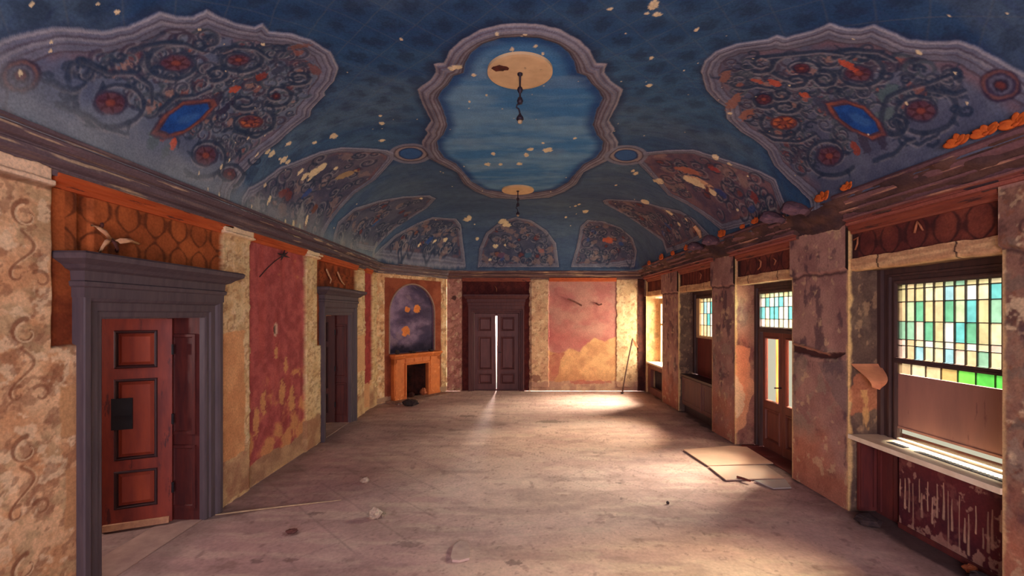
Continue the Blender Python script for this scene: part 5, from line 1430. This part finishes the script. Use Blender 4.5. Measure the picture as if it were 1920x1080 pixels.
# hoe leaning in the far right corner
root = empty('hoe', (2.80, 11.50, 0)); tag(root, 'long-handled hoe leaning on the back wall beside the far window', 'tool')
M_HND = mat('grey_handle', (110, 78, 66), (84, 58, 56), 10, .7, .1)
top = Vector((3.10, 11.66, 1.40))
mb = MB(); mb.tube([(2.78, 11.46, .018), (2.89, 11.53, .55), (3.01, 11.60, 1.06), top], .018, 8); mb.build('handle', M_HND, root)
mb = MB(); mb.rings([[top + Vector(v) for v in ((-.02, -.02, .02), (.12, .0, -.16), (.16, .02, -.24), (.06, .0, -.20))], [top + Vector(v) for v in ((-.02, .0, .02), (.12, .02, -.16), (.16, .04, -.24), (.06, .02, -.20))]]); mb.build('blade', M_TSTR, root)
mb = MB(); mb.lump((2.775, 11.455, .022), (.04, .04, .022), 3); mb.build('foot', M_CHAR, root)
# curled torn paper on the reveal of the nearest window
M_FLAP = mat('torn_wallpaper_back', (222, 150, 108), (190, 120, 90), 6, .9, .2)
mb = MB(); R = []
for i in range(10):
    t = i / 9; z = 1.53 - .22 * t
    x0 = 3.50 + .10 * t; x1 = 3.80 - .10 * t * t
    y = 4.645 - .16 * math.sin(t * 1.9) ** 1.5
    R.append([(x0, y, z), ((x0 + x1) / 2, y - .03 * t, z - .02 * t), (x1, y, z), (x1, y + .006, z), ((x0 + x1) / 2, y + .006 - .03 * t, z - .02 * t), (x0, y + .006, z)])
mb.rings(R)
tag(mb.build('torn_wallpaper', M_FLAP, smooth=False), 'peach flap of torn wallpaper curling off the reveal left of the nearest window', 'wallpaper')

# ================================================================== RIGHT CORNICE: gilt leaf crests and hanging plaster
M_GILT = mat('orange_gilt_leaf', (220, 112, 46), (190, 84, 40), 14, .6, .3, wear=(232, 150, 80), wthr=.62)
def crest_leaf(pos, size, seed, label, group='orange leaf crests on the right cornice'):
    """lobed acanthus leaf standing up from the cornice edge"""
    rg = np.random.default_rng(seed); mb = MB()
    lobes = 5
    for k in range(lobes):
        a = -1.15 + 2.3 * k / (lobes - 1) + rg.uniform(-.1, .1); L_ = size * (1.0 - .35 * abs(a) / 1.15) * rg.uniform(.85, 1.1); R = []
        for i in range(7):
            t = i / 6; w = size * .30 * math.sin(PI * (.16 + .80 * t)) ** .6; th = size * .07 * (1 - .5 * t)
            c = Vector((-.10 * size * math.sin(t * 2.2) - .12 * size * t * t, math.sin(a) * L_ * t * 1.5, math.cos(a) * L_ * t * .62))
            d = Vector((0, math.cos(a), -math.sin(a)))
            R.append([c + d * w, c + d * w * .5 + Vector((-th, 0, 0)), c + Vector((-th * .4, 0, 0)), c - d * w * .5 + Vector((-th, 0, 0)), c - d * w, c + Vector((th * .8, 0, 0))])
        mb.rings(R)
    mb.lump((0, 0, .0), (size * .16, size * .3, size * .14), seed, 9, .3)
    o = mb.build('leaf_crest', M_GILT, smooth=True); o.location = pos
    return tag(o, label, 'ornament', group)
for k, (px, py, sz, lab) in enumerate(((1798, 268, .105, 'large orange leaf crest at the left of the near cluster on the cornice'), (1850, 250, .105, 'large orange leaf crest second in the near cluster on the cornice'), (1906, 233, .105, 'large orange leaf crest at the right of the near cluster by the frame edge'),
                                       (1545, 372, .13, 'orange leaf crest just right of the hanging plaster pieces'), (1590, 352, .09, 'small orange leaf crest further right of the hanging plaster pieces'),
                                       (1418, 416, .10, 'orange leaf scrap left of the two big hanging plaster pieces'), (1394, 426, .08, 'small orange leaf scrap over the glazed door'), (1356, 440, .15, 'broad orange leaf crest over the second pier'),
                                       (1288, 466, .12, 'orange leaf scrap left of the far hanging plaster pieces'), (1263, 476, .12, 'second orange leaf scrap from the far hanging plaster pieces'), (1242, 484, .16, 'broad orange leaf scrap near the far end of the cornice'), (1219, 494, .14, 'last orange leaf scrap at the far corner of the cornice'))):
    crest_leaf(on_x(px, py, 3.19), sz, 40 + k, lab)
M_PLF = mat('mauve_plaster_fragment', (112, 82, 90), (80, 60, 70), 9, .85, .6, wear=(150, 108, 100), wthr=.6)
def fragment(px, py, rx, rz, label, seed, tilt=0.5, X=3.0):
    """broken curled shell of cornice plaster hanging by its reed matting"""
    rg = np.random.default_rng(seed); mb = MB(); R = []; n = 15
    for i in range(n):
        t = i / (n - 1); a = -.35 + 2.9 * t; f = math.sin(PI * (.10 + .82 * t)) ** .55
        out = []; inn = []
        for j in range(9):
            s = (j / 8 - .5) * 2
            e = (1 - .45 * s * s) * (1 + .10 * (rg.random() - .5))
            y = s * .17 * f * (rx / .2) * (1 + .08 * (rg.random() - .5))
            out.append(Vector((-rx * math.cos(a) * e, y, rz * math.sin(a) * e + .03 * s * s)))
            inn.append(Vector((-rx * math.cos(a) * e * .80, y * .94, rz * math.sin(a) * e * .72 - .01)))
        R.append(out + inn[::-1])
    mb.rings(R)
    o = mb.build('plaster_fragment', M_PLF, smooth=False)
    o.location = on_x(px, py, X); o.rotation_euler = (tilt, .35, .3)
    return tag(o, label, 'plaster', 'hanging plaster fragments')
fragment(1490, 402, .17, .12, 'large curled mauve plaster fragment hanging at the cornice gap, right one', 1, .55)
fragment(1447, 418, .17, .12, 'large curled mauve plaster fragment hanging at the cornice gap, left one', 2, .5)
fragment(1332, 458, .15, .13, 'smaller plaster fragment hanging over the third pier, right one', 3, .6)
fragment(1304, 468, .15, .12, 'smaller plaster fragment hanging over the third pier, left one', 4, .5, 3.06)
p0 = on_x(1302, 424, 3.05); p1 = on_x(1314, 446, 3.14)
mb = MB(); mb.tube([p0, (p0 + p1) / 2 + Vector((.02, 0, .01)), p1], [.03, .035, .02], 6); tag(mb.build('plaster_fragment', M_BONE), 'narrow pale sliver dangling above the far plaster fragments', 'plaster', 'hanging plaster fragments')

# ================================================================== THINGS ON THE FLOOR
def poly_slab(name, pts, z0, t, m, label, cat, group=None, bevel=.0):
    P = [px2floor(x, y) for x, y in pts]; mb = MB()
    mb.rings([[(x, y, z0) for x, y in P], [(x, y, z0 + t) for x, y in P]])
    return tag(mb.build(name, m), label, cat, group)
M_HB1 = mat('hardboard_tan', (212, 176, 152), (198, 160, 140), 3, .7, .1)
M_HB2 = mat('hardboard_grey', (186, 162, 150), (200, 166, 146), 3, .7, .1)
M_HB3 = mat('hardboard_blue_grey', (158, 154, 154), (172, 160, 154), 3, .7, .1)
poly_slab('hardboard_sheet', [(1281, 845), (1327, 875.5), (1414, 873), (1450, 871), (1400, 840), (1370, 838)], .008, .012, M_HB1, 'tan hardboard sheet on the floor furthest from the viewer, before the glazed door', 'board', 'hardboard sheets on the floor')
poly_slab('hardboard_sheet', [(1328, 876.5), (1361, 902.5), (1471, 899), (1436, 874.5)], .008, .012, M_HB2, 'grey-tan hardboard sheet in the middle of the three before the glazed door', 'board', 'hardboard sheets on the floor')
poly_slab('hardboard_sheet', [(1414, 903.5), (1450, 918), (1484, 917), (1472, 901)], .008, .012, M_HB3, 'blue-grey hardboard sheet nearest the viewer at the foot of the second pier', 'board', 'hardboard sheets on the floor')
a_ = Vector((*px2floor(1382, 899), .034)); b_ = Vector((*px2floor(1407, 907), .034))
mb = MB(); mb.tube([a_, (a_ + b_) / 2, b_], [.014, .017, .012], 6); tag(mb.build('wooden_stick', mat('red_stick', (130, 66, 54), (100, 54, 50), 20, .7, .1)), 'short red-brown stick lying on the middle hardboard sheet', 'stick')
M_PAP = mat('dusty_paper', (206, 184, 160), (160, 138, 124), 30, .9, .4)
def crumple(px, py, r, label, seed, m=M_PAP, name='crumpled_paper', cat='paper'):
    x, y = px2floor(px, py); return lump_thing(name, (x, y, .0), r, m, label, cat, seed, n=11, rough=.6)
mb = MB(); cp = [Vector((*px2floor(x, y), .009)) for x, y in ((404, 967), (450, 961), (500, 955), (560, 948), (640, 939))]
mb.tube(cp, [.006, .008, .008, .007, .003], 6); tag(mb.build('light_streak', M_CBL), 'thin pale cord standing in for light on the floor from the near left door', 'streak')  # thin tube added in place of a streak of light
crumple(703, 971, (.07, .06, .05), 'pale crumpled paper ball on the floor left of centre', 12)
mb = MB(); x, y = px2floor(716, 970)
for k in range(4): mb.box(.0 + .012 * k, .006 + .012 * k, -.02, .05, .0, .03)
o = mb.build('comb_of_splinters', M_PAP); o.location = (x, y, .002); o.rotation_euler = (0, 0, .5); tag(o, 'row of pale splinters just right of the crumpled paper ball', 'splinters')
crumple(684, 905, (.055, .05, .035), 'small pale paper scrap further back on the left floor', 13)
crumple(1252, 945, (.016, .016, .016), 'tiny dark pebble alone on the right half of the floor', 14, M_CHAR, 'pebble', 'pebble')
crumple(548, 999, (.06, .035, .018), 'flat reddish leaf-like scrap on the floor near the left doors', 15, mat('dead_leaf', (116, 70, 62), (90, 58, 56), 20, .9, .3), 'dead_leaf', 'leaf')
M_SLB = mat('stone_slab', (204, 176, 164), (180, 152, 144), 10, .9, .5)
poly_slab('plaster_slab', [(845, 1048), (850, 1026), (862, 1018), (876, 1020), (881, 1034), (880, 1050), (862, 1055), (848, 1054)], .0, .02, M_SLB, 'flat rounded slab of fallen plaster at the bottom centre of the floor', 'slab')
x, y = px2floor(1745, 1052)
lump_thing('orange_rubble', (3.62, 3.55, 0), (.05, .05, .03), M_BRK, 'orange crumb of rubble at the foot of the streaked radiator casing', 'rubble', 21)
lump_thing('rubble_lump', (3.44, 4.36, 0), (.10, .12, .05), M_CHAR, 'dark lump of rubble below the pale sill beside the first pier', 'rubble', 22)
lump_thing('rubble_lump', (3.52, 3.36, 0), (.08, .10, .05), M_CHAR, 'dark lump of rubble at the near end of the streaked radiator casing', 'rubble', 23)

# ================================================================== LIGHT
w = bpy.data.worlds.new('World'); SC.world = w; w.use_nodes = True
bg = w.node_tree.nodes['Background']; bg.inputs['Color'].default_value = (1.0, 0.95, 0.86, 1); bg.inputs['Strength'].default_value = 0.95


def area(name, loc, target, sx, sy, power, color, spread=180):
    l = bpy.data.lights.new(name, 'AREA'); l.shape = 'RECTANGLE'; l.size = sx; l.size_y = sy; l.energy = power; l.color = color; l.spread = math.radians(spread)
    o = bpy.data.objects.new(name, l); link(o); o.location = loc
    o.rotation_euler = (Vector(target) - Vector(loc)).to_track_quat('-Z', 'Y').to_euler()
    return o


WARM = (1.0, .88, .76)
area('daylight_door_b', (4.75, 6.4, 1.5), (1.4, 5.4, 0), 1.3, 2.4, 300, WARM)
area('daylight_window_c', (4.75, 8.7, 1.9), (0, 8.5, .6), 1.4, 2.0, 60, WARM)
area('daylight_window_d', (4.6, 11.0, 1.7), (1.6, 11.6, .5), 1.2, 1.7, 400, WARM)
area('fill_rear', (.15, REAR - .5, 1.9), (0, 6, 1.8), 3.4, 2.1, 270, (1.0, .82, .92))  # unseen fill light added behind the viewer
sun = bpy.data.lights.new('sun', 'SUN'); sun.energy = 78.0; sun.angle = math.radians(34); sun.color = (1.0, .87, .77)
so = bpy.data.objects.new('sun', sun); link(so); so.rotation_euler = Vector((-1, -.40, -.78)).to_track_quat('-Z', 'Y').to_euler()
def point(name, loc, power, r, color=WARM):
    l = bpy.data.lights.new(name, 'POINT'); l.energy = power; l.shadow_soft_size = r; l.color = color
    o = bpy.data.objects.new(name, l); link(o); o.location = loc; return o
point('daylight_back_gap', (-.43, 13.2, 2.3), 500, .05, (1, .95, .9))
point('daylight_back_gap_side', (-.05, 12.6, 1.6), 90, .03, (1, .95, .9))
point('passage_daylight', (-4.3, 5.1, 1.6), 30, .05, (1, .85, .75))
point('passage_daylight_near', (-4.65, 3.72, 1.75), 70, .06, (1, .86, .80))
point('passage_daylight_far', (-4.2, 9.2, 1.6), 60, .05, (1, .62, .36))

mb = MB(); mb.box(-2.2, 1.4, 14.0, 14.1, -.1, 4.0); tag(mb.build('wall_gap_reflector', mat('gap_reflector_white', (236, 230, 220), (226, 220, 210), 3, .9, .1)), kind='structure')  # white screen added behind the back door to brighten its gap
# ================================================================== CAMERA
cam = bpy.data.cameras.new('camera'); co = bpy.data.objects.new('camera', cam); link(co)
co.location = (0, 0, EYE); co.rotation_euler = (PI / 2, 0, 0)
cam.sensor_width = 36.0; cam.lens = 36.0 * FPX / 1920.0
cam.shift_x = -(CX - 960.0) / 1920.0; cam.shift_y = (CY - 540.0) / 1920.0
cam.clip_start = .05; SC.camera = co
vs = SC.view_settings; vs.view_transform = 'Standard'; vs.look = 'None'; vs.gamma = 1.0; vs.use_curve_mapping = False; vs.exposure = 0.0
cy = SC.cycles
cy.max_bounces = 7; cy.diffuse_bounces = 4; cy.glossy_bounces = 2; cy.transmission_bounces = 4; cy.transparent_max_bounces = 8
cy.use_denoising = True; cy.sample_clamp_indirect = 6.0; cy.caustics_reflective = False; cy.caustics_refractive = False
